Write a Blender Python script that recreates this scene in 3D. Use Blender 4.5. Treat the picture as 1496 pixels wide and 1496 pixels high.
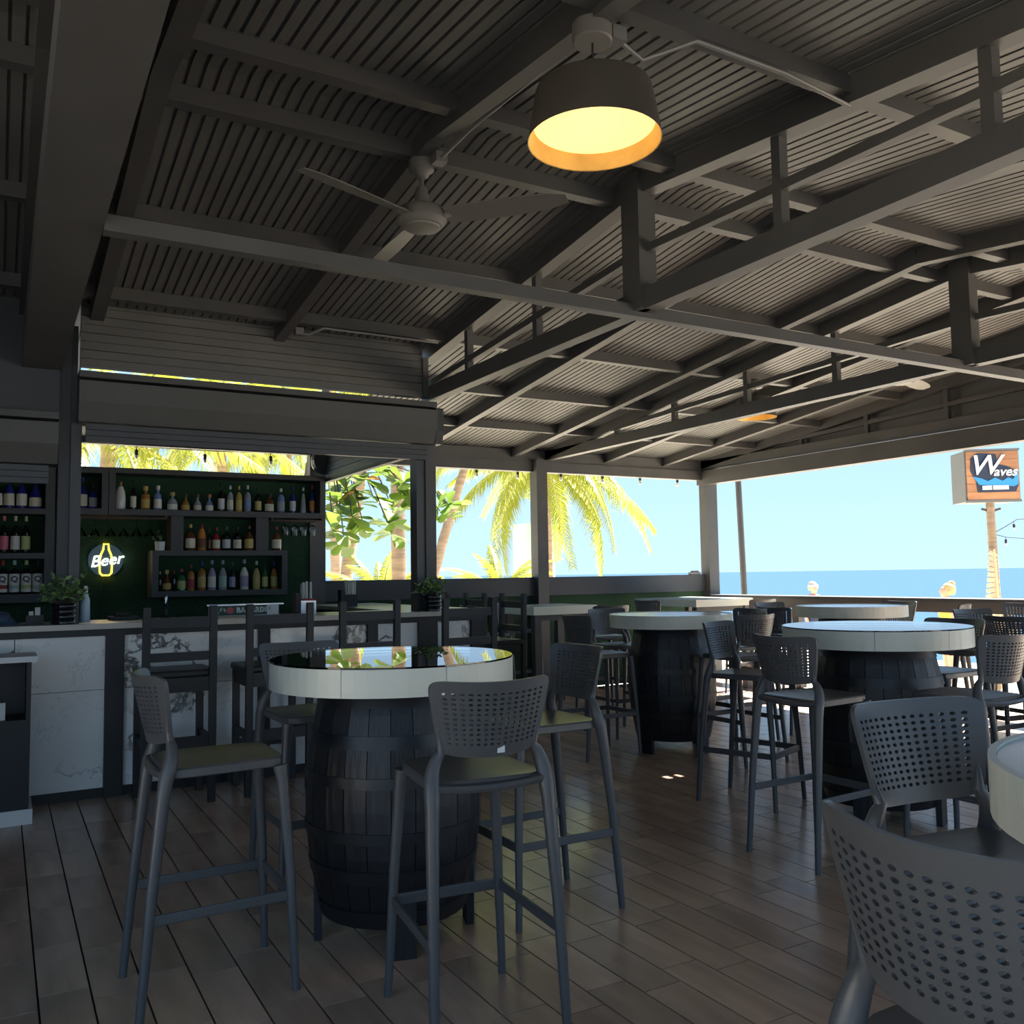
import bpy, bmesh, math, random
from mathutils import Vector, Matrix, Euler
random.seed(7)
PI = math.pi
C = bpy.context.scene.collection
for o in list(bpy.data.objects): bpy.data.objects.remove(o, do_unlink=True)

# ------------------------------------------------------------------ camera
SC = bpy.context.scene
CAM_H = 1.40
cd = bpy.data.cameras.new('camera'); cam = bpy.data.objects.new('camera', cd); C.objects.link(cam)
cd.sensor_width = 36.0; cd.sensor_fit = 'HORIZONTAL'; cd.lens = 1310.0/1496.0*36.0
cd.clip_start = 0.02; cd.clip_end = 20000
_r = (0.8683739, -0.4956772, -0.0151978); _d = (0.0217781, 0.0687339, -0.9973973); _f = (0.4954317, 0.8657828, 0.0704817)
_RIGHT, _DOWN, _FWD = Vector(_r), Vector(_d), Vector(_f)
cam.matrix_world = Matrix(((_r[0], -_d[0], -_f[0], 0), (_r[1], -_d[1], -_f[1], 0), (_r[2], -_d[2], -_f[2], CAM_H), (0, 0, 0, 1)))
SC.camera = cam

# ------------------------------------------------------------------ sky, sun, exposure
wd = bpy.data.worlds.new('World'); SC.world = wd; wd.use_nodes = True
nt = wd.node_tree; nt.nodes.clear()
tc = nt.nodes.new('ShaderNodeTexCoord'); sx = nt.nodes.new('ShaderNodeSeparateXYZ')
rp = nt.nodes.new('ShaderNodeValToRGB'); bg = nt.nodes.new('ShaderNodeBackground'); ow = nt.nodes.new('ShaderNodeOutputWorld')
nt.links.new(tc.outputs['Generated'], sx.inputs[0]); nt.links.new(sx.outputs['Z'], rp.inputs[0])
nt.links.new(rp.outputs[0], bg.inputs[0]); nt.links.new(bg.outputs[0], ow.inputs[0])
rp.color_ramp.elements[0].position = 0.0; rp.color_ramp.elements[0].color = (0.52, 0.75, 1.0, 1)
rp.color_ramp.elements[1].position = 0.75; rp.color_ramp.elements[1].color = (0.20, 0.43, 0.86, 1)
e = rp.color_ramp.elements.new(0.16); e.color = (0.42, 0.68, 0.98, 1)
bg.inputs[1].default_value = 0.222
SUN_DIR = Vector((-0.50, -0.08, -0.86)).normalized()      # direction the light travels
sl = bpy.data.lights.new('sun_offscreen', 'SUN'); sl.energy = 6.6; sl.angle = 0.009; sl.color = (1.0, 0.95, 0.86)
so = bpy.data.objects.new('sun_offscreen', sl); C.objects.link(so)
so.rotation_euler = (-SUN_DIR).to_track_quat('Z', 'Y').to_euler(); so.location = (0, 0, 30)
vs = SC.view_settings
vs.view_transform = 'Standard'; vs.look = 'None'; vs.gamma = 1.0; vs.exposure = 2.62
try: vs.use_curve_mapping = False
except Exception: pass

# ------------------------------------------------------------------ helpers
MATS = {}
def mat(name, col, rough=0.5, metal=0.0, var=0.0, scale=6.0, bump=0.0, bscale=60.0, emit=None, estr=0.0, spec=None, stretch=None, objvar=0.0, coat=0.0):
    if name in MATS: return MATS[name]
    m = bpy.data.materials.new(name); m.use_nodes = True
    t = m.node_tree; b = t.nodes['Principled BSDF']; L = t.links
    b.inputs['Base Color'].default_value = (*col, 1); b.inputs['Roughness'].default_value = rough; b.inputs['Metallic'].default_value = metal
    if spec is not None: b.inputs['Specular IOR Level'].default_value = spec
    if coat: b.inputs['Coat Weight'].default_value = coat; b.inputs['Coat Roughness'].default_value = 0.08
    if emit: b.inputs['Emission Color'].default_value = (*emit, 1); b.inputs['Emission Strength'].default_value = estr
    if var or bump or objvar:
        co = t.nodes.new('ShaderNodeTexCoord'); mp = t.nodes.new('ShaderNodeMapping'); L.new(co.outputs['Object'], mp.inputs[0])
        if stretch: mp.inputs['Scale'].default_value = stretch
    if var or objvar:
        n = t.nodes.new('ShaderNodeTexNoise'); n.inputs['Scale'].default_value = scale; n.inputs['Detail'].default_value = 5
        L.new(mp.outputs[0], n.inputs['Vector'])
        mr = t.nodes.new('ShaderNodeMapRange'); mr.inputs[1].default_value = 0.3; mr.inputs[2].default_value = 0.7
        mr.inputs[3].default_value = 1-var; mr.inputs[4].default_value = 1+var
        L.new(n.outputs['Fac'], mr.inputs[0])
        fac = mr.outputs[0]
        if objvar:
            oi = t.nodes.new('ShaderNodeObjectInfo'); m2 = t.nodes.new('ShaderNodeMapRange'); m2.inputs[3].default_value = 1-objvar; m2.inputs[4].default_value = 1+objvar
            L.new(oi.outputs['Random'], m2.inputs[0]); mu = t.nodes.new('ShaderNodeMath'); mu.operation = 'MULTIPLY'
            L.new(fac, mu.inputs[0]); L.new(m2.outputs[0], mu.inputs[1]); fac = mu.outputs[0]
            ad = t.nodes.new('ShaderNodeVectorMath'); ad.operation = 'ADD'; sc = t.nodes.new('ShaderNodeMath'); sc.operation = 'MULTIPLY'; sc.inputs[1].default_value = 37.0
            L.new(oi.outputs['Random'], sc.inputs[0]); L.new(mp.outputs[0], ad.inputs[0]); L.new(sc.outputs[0], ad.inputs[1]); L.new(ad.outputs[0], n.inputs['Vector'])
        vm = t.nodes.new('ShaderNodeVectorMath'); vm.operation = 'SCALE'; vm.inputs[0].default_value = col
        L.new(fac, vm.inputs['Scale']); L.new(vm.outputs[0], b.inputs['Base Color'])
    if bump:
        n2 = t.nodes.new('ShaderNodeTexNoise'); n2.inputs['Scale'].default_value = bscale; n2.inputs['Detail'].default_value = 4; L.new(mp.outputs[0], n2.inputs['Vector'])
        bp = t.nodes.new('ShaderNodeBump'); bp.inputs['Strength'].default_value = bump; bp.inputs['Distance'].default_value = 0.01
        L.new(n2.outputs['Fac'], bp.inputs['Height']); L.new(bp.outputs[0], b.inputs['Normal'])
    MATS[name] = m; return m

class MB:
    def __init__(s): s.v = []; s.f = []
    def add(s, vs, fs):
        b = len(s.v); s.v += [tuple(v) for v in vs]; s.f += [tuple(b+i for i in f) for f in fs]; return s
    def box(s, x0, x1, y0, y1, z0, z1):
        return s.add([(x0,y0,z0),(x1,y0,z0),(x1,y1,z0),(x0,y1,z0),(x0,y0,z1),(x1,y0,z1),(x1,y1,z1),(x0,y1,z1)],
                     [(0,3,2,1),(4,5,6,7),(0,1,5,4),(1,2,6,5),(2,3,7,6),(3,0,4,7)])
    def bar(s, p, q, w, h, up=(0,0,1)):
        p, q = Vector(p), Vector(q); d = (q-p).normalized(); u = Vector(up)
        r = d.cross(u)
        if r.length < 1e-4: r = d.cross(Vector((0,1,0)))
        r.normalize(); u = r.cross(d).normalized()
        vs = []
        for c in (p, q):
            for a, b in ((-1,-1),(1,-1),(1,1),(-1,1)): vs.append(c + r*(a*w/2) + u*(b*h/2))
        return s.add(vs, [(0,1,2,3),(7,6,5,4),(0,4,5,1),(1,5,6,2),(2,6,7,3),(3,7,4,0)])
    def tube(s, pts, rad, n=8, sq=1.0, up=(0,0,1), cap=True):
        pts = [Vector(p) for p in pts]
        if not isinstance(rad, (list, tuple)): rad = [rad]*len(pts)
        b0 = len(s.v); rp_ = None
        for i, p in enumerate(pts):
            d = (pts[min(i+1, len(pts)-1)] - pts[max(i-1, 0)]).normalized()
            if rp_ is None:
                r = d.cross(Vector(up))
                if r.length < 1e-3: r = d.cross(Vector((1,0,0)))
            else: r = rp_ - d*rp_.dot(d)
            r.normalize(); rp_ = r; u = r.cross(d)
            for k in range(n):
                a = 2*PI*k/n
                s.v.append(tuple(p + r*(math.cos(a)*rad[i]) + u*(math.sin(a)*rad[i]*sq)))
        for i in range(len(pts)-1):
            for k in range(n):
                a = b0+i*n+k; c = b0+i*n+(k+1) % n
                s.f.append((a, c, c+n, a+n))
        if cap:
            s.f.append(tuple(b0+k for k in range(n))[::-1]); s.f.append(tuple(b0+(len(pts)-1)*n+k for k in range(n)))
        return s
    def lathe(s, prof, n=24, c=(0,0,0), cap=True, a0=0.0, a1=2*PI):
        b0 = len(s.v); full = abs(a1-a0-2*PI) < 1e-6; m = n if full else n+1
        for r, z in prof:
            for k in range(m):
                a = a0+(a1-a0)*k/n; s.v.append((c[0]+r*math.cos(a), c[1]+r*math.sin(a), c[2]+z))
        for i in range(len(prof)-1):
            for k in range(n):
                k2 = (k+1) % m
                a = b0+i*m+k; q = b0+i*m+k2
                s.f.append((a, q, q+m, a+m))
        if cap and full:
            if prof[0][0] > 1e-5: s.f.append(tuple(b0+k for k in range(m))[::-1])
            if prof[-1][0] > 1e-5: s.f.append(tuple(b0+(len(prof)-1)*m+k for k in range(m)))
        return s
    def prism(s, poly, z0, z1, M=None):
        n = len(poly); vs = [Vector((x, y, z0)) for x, y in poly] + [Vector((x, y, z1)) for x, y in poly]
        if M is not None: vs = [M @ v for v in vs]
        return s.add(vs, [tuple(range(n))[::-1], tuple(range(n, 2*n))] + [(i, (i+1) % n, n+(i+1) % n, n+i) for i in range(n)])
    def mesh(s, name):
        me = bpy.data.meshes.new(name); me.from_pydata(s.v, [], s.f); me.update(); return me
    def build(s, name, m, parent=None, smooth=False, bevel=0.0, loc=None, label=None):
        me = s.mesh(name)
        bm = bmesh.new(); bm.from_mesh(me); bmesh.ops.recalc_face_normals(bm, faces=bm.faces); bm.to_mesh(me); bm.free()
        return place(me, name, m, parent, smooth, bevel, loc, label)
def place(me, name, m=None, parent=None, smooth=False, bevel=0.0, loc=None, label=None):
    if m is not None and not me.materials: me.materials.append(m)
    if smooth:
        for p in me.polygons: p.use_smooth = True
        try: me.set_sharp_from_angle(angle=math.radians(40))
        except Exception: pass
    o = bpy.data.objects.new(name, me); C.objects.link(o)
    if parent: o.parent = parent
    if loc is not None: o.location = loc
    if bevel:
        b = o.modifiers.new('bevel', 'BEVEL'); b.width = bevel; b.segments = 2; b.limit_method = 'ANGLE'
    if label: o['label'] = label
    return o
def tag(o, label=None, cat=None, group=None, kind=None):
    if label: o['label'] = label
    if cat: o['category'] = cat
    if group: o['group'] = group
    if kind: o['kind'] = kind
    return o
def thing(name, label, cat, loc=(0,0,0), rz=0.0, group=None, kind=None):
    o = bpy.data.objects.new(name, None); C.objects.link(o); o.location = loc; o.rotation_euler = (0,0,rz); o.empty_display_size = 0.1
    return tag(o, label, cat, group, kind)
def copy_tree(o, parent=None):
    c = o.copy(); C.objects.link(c); c.parent = parent
    for ch in list(o.children): copy_tree(ch, c)
    return c
def text_mesh(body, size, depth=0.0, shear=0.0, bold=0.0, align='CENTER'):
    cu = bpy.data.curves.new('t', 'FONT'); cu.body = body; cu.size = size; cu.extrude = depth; cu.shear = shear; cu.offset = bold
    cu.align_x = align; cu.align_y = 'CENTER'; cu.resolution_u = 3
    ob = bpy.data.objects.new('t', cu); C.objects.link(ob)
    me = bpy.data.meshes.new_from_object(ob.evaluated_get(bpy.context.evaluated_depsgraph_get()))
    bpy.data.objects.remove(ob, do_unlink=True); return me

# ------------------------------------------------------------------ materials
m_steel = mat('dark painted steel', (0.075,0.072,0.070), 0.48, var=0.12, scale=3)
m_purlin = m_steel
m_roof = mat('grey ribbed roof sheet', (0.12,0.117,0.110), 0.5, var=0.1, scale=2)
m_wallpaint = mat('charcoal wall paint', (0.045,0.048,0.052), 0.5, var=0.08, scale=2)
m_shutter = mat('grey shutter housing paint', (0.088,0.086,0.080), 0.5, var=0.05)
m_shutter2 = mat('dark shutter aluminium', (0.055,0.058,0.062), 0.4, var=0.05)
m_black = mat('black stained wood', (0.010,0.010,0.011), 0.45, var=0.2, scale=12, stretch=(1,1,0.15))
m_blackpaint = mat('matt black paint', (0.014,0.014,0.016), 0.5)
m_barrel = mat('black painted oak', (0.010,0.011,0.014), 0.42, var=0.25, scale=14, bump=0.35, bscale=40, stretch=(1,1,0.12))
m_hoop = mat('black painted hoop', (0.012,0.013,0.016), 0.38, var=0.15)
m_plastic = mat('charcoal moulded plastic', (0.086,0.087,0.090), 0.36, bump=0.04, bscale=500)
m_cream = mat('cream laminate', (0.72,0.72,0.62), 0.35, var=0.03)
m_topwhite = mat('grey white table top', (0.55,0.57,0.55), 0.18, var=0.03)
m_counter = mat('pale stone counter', (0.55,0.52,0.46), 0.3, var=0.06, scale=20)
m_tile = mat('brown wood look tile', (0.47,0.325,0.235), 0.24, var=0.22, scale=9, bump=0.12, bscale=30, stretch=(1,0.18,1), objvar=0.14)
m_grout = mat('dark grout', (0.018,0.014,0.011), 0.9)
m_turf = mat('green turf panel', (0.024,0.070,0.034), 0.95, var=0.35, scale=90, bump=0.8, bscale=300)
m_sand = mat('sand', (0.52,0.46,0.36), 0.95, var=0.12, scale=1.5, bump=0.3, bscale=8)
m_grass = mat('mown grass', (0.18,0.24,0.06), 0.95, var=0.3, scale=2)
m_trunk = mat('palm bark', (0.30,0.21,0.14), 0.85, var=0.3, scale=6, bump=0.6, bscale=14, stretch=(0.4,0.4,3))
m_frond = mat('palm leaflet', (0.20,0.23,0.035), 0.45, var=0.25, scale=1.2)
m_rachis = mat('palm rachis', (0.46,0.42,0.10), 0.5)
m_leaf = mat('sea almond leaf', (0.10,0.17,0.04), 0.4, objvar=0.35, var=0.15)
m_leafred = mat('dying sea almond leaf', (0.45,0.17,0.06), 0.5, objvar=0.2)
m_branch = mat('dark branch bark', (0.07,0.05,0.04), 0.8, var=0.2)
m_herb = mat('small potted leaf', (0.22,0.36,0.13), 0.5, objvar=0.5)
m_wood = mat('sign cedar board', (0.42,0.19,0.085), 0.6, var=0.25, scale=8, stretch=(0.3,1,1), objvar=0.2)
m_signgrey = mat('sign side grey', (0.14,0.14,0.135), 0.6)
m_white = mat('white paint', (0.75,0.75,0.74), 0.4)
m_navy = mat('navy outline paint', (0.02,0.03,0.06), 0.5)
m_aqua = mat('aqua wave paint', (0.04,0.28,0.62), 0.4)
m_mint = mat('mint painted concrete', (0.42,0.68,0.52), 0.8, var=0.1, scale=2)
m_chrome = mat('brushed steel', (0.45,0.45,0.46), 0.25, 1.0)
m_skin = mat('skin', (0.62,0.34,0.23), 0.55)
m_blond = mat('blond hair', (0.62,0.42,0.17), 0.6, var=0.3, scale=40, stretch=(1,1,0.2))
m_grayhair = mat('greying hair', (0.36,0.27,0.20), 0.6, var=0.3, scale=40)
m_yellow = mat('yellow cotton', (0.85,0.62,0.07), 0.8)
m_pink = mat('coral cotton', (0.75,0.33,0.25), 0.8)
m_paper = mat('paper white', (0.70,0.70,0.66), 0.7)
m_lampout = mat('bronze lamp shade', (0.055,0.048,0.040), 0.5, var=0.1)
m_lampin = mat('gold lamp lining', (0.62,0.40,0.12), 0.4, 0.3, var=0.2, scale=9)
m_fan = mat('grey fan enamel', (0.15,0.14,0.125), 0.45)
m_cord = mat('black rubber cord', (0.012,0.012,0.013), 0.6)
m_conduit = mat('grey conduit', (0.22,0.21,0.20), 0.4, 0.3)
m_bulb = mat('clear bulb glass', (0.75,0.70,0.60), 0.1, spec=0.8)
def translucent(m, col, f):
    t = m.node_tree; b = t.nodes['Principled BSDF']; o = t.nodes['Material Output']; tr = t.nodes.new('ShaderNodeBsdfTranslucent'); mx = t.nodes.new('ShaderNodeMixShader')
    tr.inputs[0].default_value = (*col, 1); mx.inputs[0].default_value = f
    t.links.new(b.outputs[0], mx.inputs[1]); t.links.new(tr.outputs[0], mx.inputs[2]); t.links.new(mx.outputs[0], o.inputs[0])
translucent(m_frond, (.34,.36,.03), .45); translucent(m_leaf, (.16,.26,.03), .35); translucent(m_leafred, (.5,.2,.05), .35)
def marble():
    m = bpy.data.materials.new('veined marble tile'); m.use_nodes = True; t = m.node_tree; b = t.nodes['Principled BSDF']; L = t.links
    co = t.nodes.new('ShaderNodeTexCoord'); oi = t.nodes.new('ShaderNodeObjectInfo'); sc = t.nodes.new('ShaderNodeMath'); sc.operation = 'MULTIPLY'; sc.inputs[1].default_value = 19.0
    ad = t.nodes.new('ShaderNodeVectorMath'); L.new(oi.outputs['Random'], sc.inputs[0]); L.new(co.outputs['Object'], ad.inputs[0]); L.new(sc.outputs[0], ad.inputs[1])
    def vein(scale, dist, w0, w1, dark):
        n = t.nodes.new('ShaderNodeTexNoise'); n.inputs['Scale'].default_value = scale; n.inputs['Detail'].default_value = 7; n.inputs['Distortion'].default_value = dist; n.inputs['Roughness'].default_value = 0.6
        L.new(ad.outputs[0], n.inputs['Vector'])
        s = t.nodes.new('ShaderNodeMath'); s.operation = 'SUBTRACT'; s.inputs[1].default_value = 0.5; L.new(n.outputs['Fac'], s.inputs[0])
        a = t.nodes.new('ShaderNodeMath'); a.operation = 'ABSOLUTE'; L.new(s.outputs[0], a.inputs[0])
        r = t.nodes.new('ShaderNodeMapRange'); r.inputs[1].default_value = w0; r.inputs[2].default_value = w1; r.inputs[3].default_value = dark; r.inputs[4].default_value = 1.0; L.new(a.outputs[0], r.inputs[0])
        return r.outputs[0]
    v1 = vein(0.85, 0.35, 0.002, 0.013, 0.15); v2 = vein(1.9, 0.6, 0.0, 0.004, 0.7)
    big = t.nodes.new('ShaderNodeTexNoise'); big.inputs['Scale'].default_value = 1.7; L.new(ad.outputs[0], big.inputs['Vector'])
    gate = t.nodes.new('ShaderNodeMapRange'); gate.inputs[1].default_value = 0.36; gate.inputs[2].default_value = 0.48; L.new(big.outputs['Fac'], gate.inputs[0])
    mx = t.nodes.new('ShaderNodeMix'); mx.inputs[2].default_value = 1.0; L.new(gate.outputs[0], mx.inputs[0]); L.new(v1, mx.inputs[3])
    mu = t.nodes.new('ShaderNodeMath'); mu.operation = 'MULTIPLY'; L.new(mx.outputs[0], mu.inputs[0]); L.new(v2, mu.inputs[1])
    vm = t.nodes.new('ShaderNodeVectorMath'); vm.operation = 'SCALE'; vm.inputs[0].default_value = (0.85,0.85,0.82); L.new(mu.outputs[0], vm.inputs['Scale'])
    L.new(vm.outputs[0], b.inputs['Base Color']); b.inputs['Roughness'].default_value = 0.18
    return m
m_marble = marble()
def thin_glass(name, tint=(0.86,0.95,0.91), rough=0.0, ior=1.5):
    m = bpy.data.materials.new(name); m.use_nodes = True; t = m.node_tree; t.nodes.clear()
    o = t.nodes.new('ShaderNodeOutputMaterial'); mx = t.nodes.new('ShaderNodeMixShader'); tr = t.nodes.new('ShaderNodeBsdfTransparent'); gl = t.nodes.new('ShaderNodeBsdfGlossy'); fr = t.nodes.new('ShaderNodeFresnel')
    tr.inputs[0].default_value = (*tint, 1); gl.inputs['Roughness'].default_value = rough; fr.inputs[0].default_value = ior
    t.links.new(fr.outputs[0], mx.inputs[0]); t.links.new(tr.outputs[0], mx.inputs[1]); t.links.new(gl.outputs[0], mx.inputs[2]); t.links.new(mx.outputs[0], o.inputs[0]); return m
m_glass = thin_glass('greenish table glass'); m_clear = thin_glass('clear drinking glass', (0.92,0.94,0.94), 0.02, 1.45)
def sea_mat():
    m = bpy.data.materials.new('sea water'); m.use_nodes = True; t = m.node_tree; b = t.nodes['Principled BSDF']
    b.inputs['Base Color'].default_value = (0.034,0.066,0.108,1); b.inputs['Roughness'].default_value = 0.55; b.inputs['Specular IOR Level'].default_value = 0.0
    co = t.nodes.new('ShaderNodeTexCoord'); n = t.nodes.new('ShaderNodeTexNoise'); n.inputs['Scale'].default_value = 0.8; n.inputs['Detail'].default_value = 6
    bp = t.nodes.new('ShaderNodeBump'); bp.inputs['Strength'].default_value = 0.7; bp.inputs['Distance'].default_value = 0.4
    t.links.new(co.outputs['Object'], n.inputs['Vector']); t.links.new(n.outputs['Fac'], bp.inputs['Height']); t.links.new(bp.outputs[0], b.inputs['Normal']); return m
m_sea = sea_mat()

# ------------------------------------------------------------------ setting: ground, sea, floor
tag(MB().add([(-40,-40,-.55),(17.5,-40,-.55),(17.5,70,-.55),(-40,70,-.55)], [(0,1,2,3)]).build('ground', m_sand), kind='structure')
tag(MB().add([(-40,-40,-.54),(8.7,-40,-.54),(8.7,-2.25,-.54),(-40,-2.25,-.54)], [(0,1,2,3)]).build('ground_added_unseen', mat('added dark grey ground', (.10,.10,.10), .9, var=.1)), kind='structure')  # unseen dark patch added over the sand to cut bounce onto the ceiling
tag(MB().add([(-9000,-9000,-1.6),(9000,-9000,-1.6),(9000,9000,-1.6),(-9000,9000,-1.6)], [(0,1,2,3)]).build('sea', m_sea), 'blue sea reaching out to the horizon behind the terrace', 'sea', kind='stuff')
tag(MB().add([(17.5,-40,-.55),(24,-40,-1.62),(24,70,-1.62),(17.5,70,-.55)], [(0,1,2,3)]).build('beach_slope', m_sand), kind='structure')

RX0, RX1, RY0, RY1 = -2.6, 8.45, -2.1, 9.42
floor = tag(MB().box(RX0, RX1+.15, RY0, RY1, -0.55, -0.014).build('floor', m_grout), kind='structure')
PW, PL = 0.1603, 0.467
plank_me = MB().box(-PW/2+.0034, PW/2-.0034, -PL/2+.0026, PL/2-.0026, -0.02, 0.0).mesh('plank'); plank_me.materials.append(m_tile)
def proj(P):
    v = Vector(P)-Vector((0,0,CAM_H)); z = v.dot(_FWD)
    return None if z < 0.2 else (748+1310*v.dot(_RIGHT)/z, 748+1310*v.dot(_DOWN)/z, z)
cells = []
k0 = int((RX0-.145)/PW)-1
for k in range(k0, int((RX1+.15-.145)/PW)):
    xc = .145+PW*(k+.5)
    if xc-PW/2 < RX0: continue
    off = 3.064 if k % 2 == 0 else 2.960
    j0 = math.ceil((RY0-off)/PL)
    for j in range(j0, int((RY1-off)/PL)):
        yc = off+PL*(j+.5); p = proj((xc, yc, 0))
        sc_ = 0
        if p and -60 < p[0] < 1560 and p[1] < 1560:
            sc_ = 1/p[2]**3
            if p[0] < 200 and p[1] < 1190: sc_ *= .2
        cells.append((sc_, xc, yc))
cells.sort(reverse=True)
for s_, xc, yc in cells[:300]:
    o = bpy.data.objects.new('plank', plank_me); C.objects.link(o); o.parent = floor; o.location = (xc, yc, 0)
fm = MB()
for s_, xc, yc in cells[300:]:
    fm.box(xc-PW/2+.0034, xc+PW/2-.0034, yc-PL/2+.0026, yc+PL/2-.0026, -0.02, 0.0)
m_tile2 = mat('brown wood look tile field', (0.47,0.325,0.235), 0.24, var=0.24, scale=7, bump=0.12, bscale=30, stretch=(1,0.18,1))
fo = fm.build('plank_field', m_tile2, floor); fo['kind'] = 'stuff'

# ------------------------------------------------------------------ roof
RYD = 3.78; SL = 0.114
def zr(y): return 3.46-SL*abs(y-RYD)
ceil = thing('ceiling', None, None, (0,0,0), kind='structure')
EY0, EY1 = -1.85, 9.72
def sheet(x0, x1, ya, yb):
    n = max(1, round((x1-x0)/0.062)); p = (x1-x0)/n; xs = []
    for i in range(n):
        a = x0+i*p; xs += [(a, 0), (a+p*.74, 0), (a+p*.80, .014), (a+p*.94, .014)]
    xs.append((x1, 0)); v = []; f = []
    for x, dz in xs: v += [(x, ya, zr(ya)+.105+dz), (x, yb, zr(yb)+.105+dz)]
    for i in range(len(xs)-1): f.append((2*i, 2*i+1, 2*i+3, 2*i+2))
    b = MB().add(v, f); b.add([(x0, ya, zr(ya)+.125), (x1, ya, zr(ya)+.125), (x1, yb, zr(yb)+.125), (x0, yb, zr(yb)+.125)], [(0,1,2,3)])
    return b.build('roof_sheet', m_roof, ceil)
RAFT = [-1.9, -.66, .12, .535, 1.76, 3.0, 4.15, 5.38, 5.87, 6.75, 7.7, 8.4]
edges = [RX0-.1]+RAFT+[8.75]
for a, b in zip(edges, edges[1:]):
    yb = 6.66 if (a >= .5 and b <= 3.01) else EY1
    sheet(a, b, EY0, RYD)
    if a == 5.87:                                    # a narrow gap left between two roof sheets lets a streak of sun through
        sheet(a, 6.19, RYD, 5.215); sheet(a, 6.19, 5.275, yb); sheet(6.19, b, RYD, yb)
    else: sheet(a, b, RYD, yb)
for x in RAFT:
    if x in (3.0, 5.87, 8.4): continue
    yb = 6.6 if .5 < x < 3.0 else EY1
    w = .075 if x not in (.12, .535) else .085
    for a, b in ((EY0, RYD), (RYD, yb)):
        MB().bar((x, a, zr(a)+.052), (x, b, zr(b)+.052), w, .105).build('rafter', m_steel, ceil)
for y in (-1.75, -.8, .25, 1.3, 2.38, 3.46, 3.98, 5.08, 6.2, 7.3, 8.35):
    x0 = RX0 if y < 6.5 else 3.0
    MB().box(x0, 8.6, y-.035, y+.035, zr(y)+.028, zr(y)+.11).build('purlin', m_purlin, ceil)
MB().box(3.03, 8.6, 9.34, 9.42, 2.786, 2.925).build('eave_plate', m_steel, ceil)

# trusses
def truss(x, ya, yb, posts, label, cw=.09, zb=2.806, dark=m_steel):
    t = thing('roof_truss', label, 'roof truss', (x, RYD, zb), group='roof trusses')
    def P(y, z): return (0, y-RYD, z-zb)
    for a, b in ((ya, RYD), (RYD, yb)):
        MB().bar(P(a, zr(a)+.05), P(b, zr(b)+.05), cw, .11).build('top_chord', dark, t)
        MB().bar(P(a, 2.96-.02*0) if a != RYD else P(a, 3.145), P(b, 3.145) if b == RYD else P(b, 2.945), .045, .045).build('middle_rail', dark, t)
    MB().box(-cw/2, cw/2, ya-RYD, yb-RYD, 0, .115).build('bottom_chord', dark, t)
    MB().box(-.075, .0, -.075, .075, 0, 3.58-zb).build('king_post', dark, t)
    MB().box(.003, .06, -.05, .05, .05, 3.5-zb).build('king_post', m_purlin, t)
    for y in posts:
        MB().box(-.025, .025, y-RYD-.025, y-RYD+.025, .11, zr(y)-zb+.02).build('web_post', dark, t)
    return t
truss(3.0, EY0, 6.62, [5.85, 4.87, 2.78, 1.80, .8, -.2, -1.2], 'dark steel gable truss whose end lands on the shutter housing corner')
truss(5.87, EY0, 9.36, [7.9, 6.93, 5.92, 4.92, 2.8, 1.8, .8, -.2, -1.2], 'dark steel gable truss landing on the middle column of the back wall')
t3 = truss(8.4, EY0, 9.36, [8.6, 7.6, 6.65, 5.67, 4.7, 2.8, 1.8, .8, -.2, -1.2], 'dark steel end truss with closed gable above the sea opening', .1)
MB().box(-.07, .07, EY0-RYD, 9.42-RYD, -.21, -.02).build('fascia_beam', m_steel, t3)
gv = [(.07, EY0-RYD, 0), (.07, 9.42-RYD, 0), (.07, 9.42-RYD, zr(9.42)+.1-2.806), (.07, 0, 3.56-2.806), (.07, EY0-RYD, zr(EY0)+.1-2.806)]
MB().add(gv+[(.09, y, z) for _, y, z in gv], [(0,1,2,3,4), (9,8,7,6,5), (0,5,6,1), (1,6,7,2), (2,7,8,3), (3,8,9,4), (4,9,5,0)]).build('gable_panel', m_roof, t3)
t0 = thing('roof_beam', 'deep dark double beam overhead, running from the bar column past the ceiling fan bay', 'beam', (.215, RYD, 2.80))
MB().box(-.115, .115, EY0-RYD, 7.9-RYD, 0, .20).build('bottom_flange', m_steel, t0)
MB().box(-.05, .05, EY0-RYD, 6.55-RYD, .20, .66).build('web', m_steel, t0)
tb = thing('tie_beam', 'long slim brown tie bar joining the feet of the king posts', 'tie bar', (.33, 3.80, 2.79))
MB().box(0, 8.1, -.035, .035, -.012, .055).build('bar', m_purlin, tb)

# ------------------------------------------------------------------ walls, columns
tag(MB().box(RX0-.1, RX0, 3.0, RY1, -.5, 3.4).build('wall_left', m_wallpaint), kind='structure')
wf = thing('wall_front', None, None, (0,0,0), kind='structure')
for x in (-2.5, 2.95, 5.82, 8.3): MB().box(x, x+.12, EY0+.02, EY0+.14, 0, 2.80).build('column', m_steel, wf)
wb = thing('wall_back', None, None, (0,0,0), kind='structure')
MB().box(3.02, 8.38, 9.33, 9.41, 1.15, 1.372).build('parapet_board', m_wallpaint, wb)
MB().box(3.02, 8.38, 9.38, 9.42, -.0, 1.15).build('turf_panel', m_turf, wb)
MB().box(3.02, 8.45, 9.32, 9.44, 2.66, 2.785).build('header_beam', m_steel, wb)
MB().box(5.64, 5.79, 9.24, 9.40, 0, 2.80).build('column', m_steel, wb)
MB().box(8.36, 8.53, 9.24, 9.41, 0, 2.80).build('column', m_steel, wb)
MB().box(2.86, 3.03, 9.322, 9.42, 0, 2.80).build('column', m_steel, wb)
MB().box(-2.6, 2.86, 9.36, 9.42, 0, 2.495).build('turf_panel', m_turf, wb)
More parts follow.
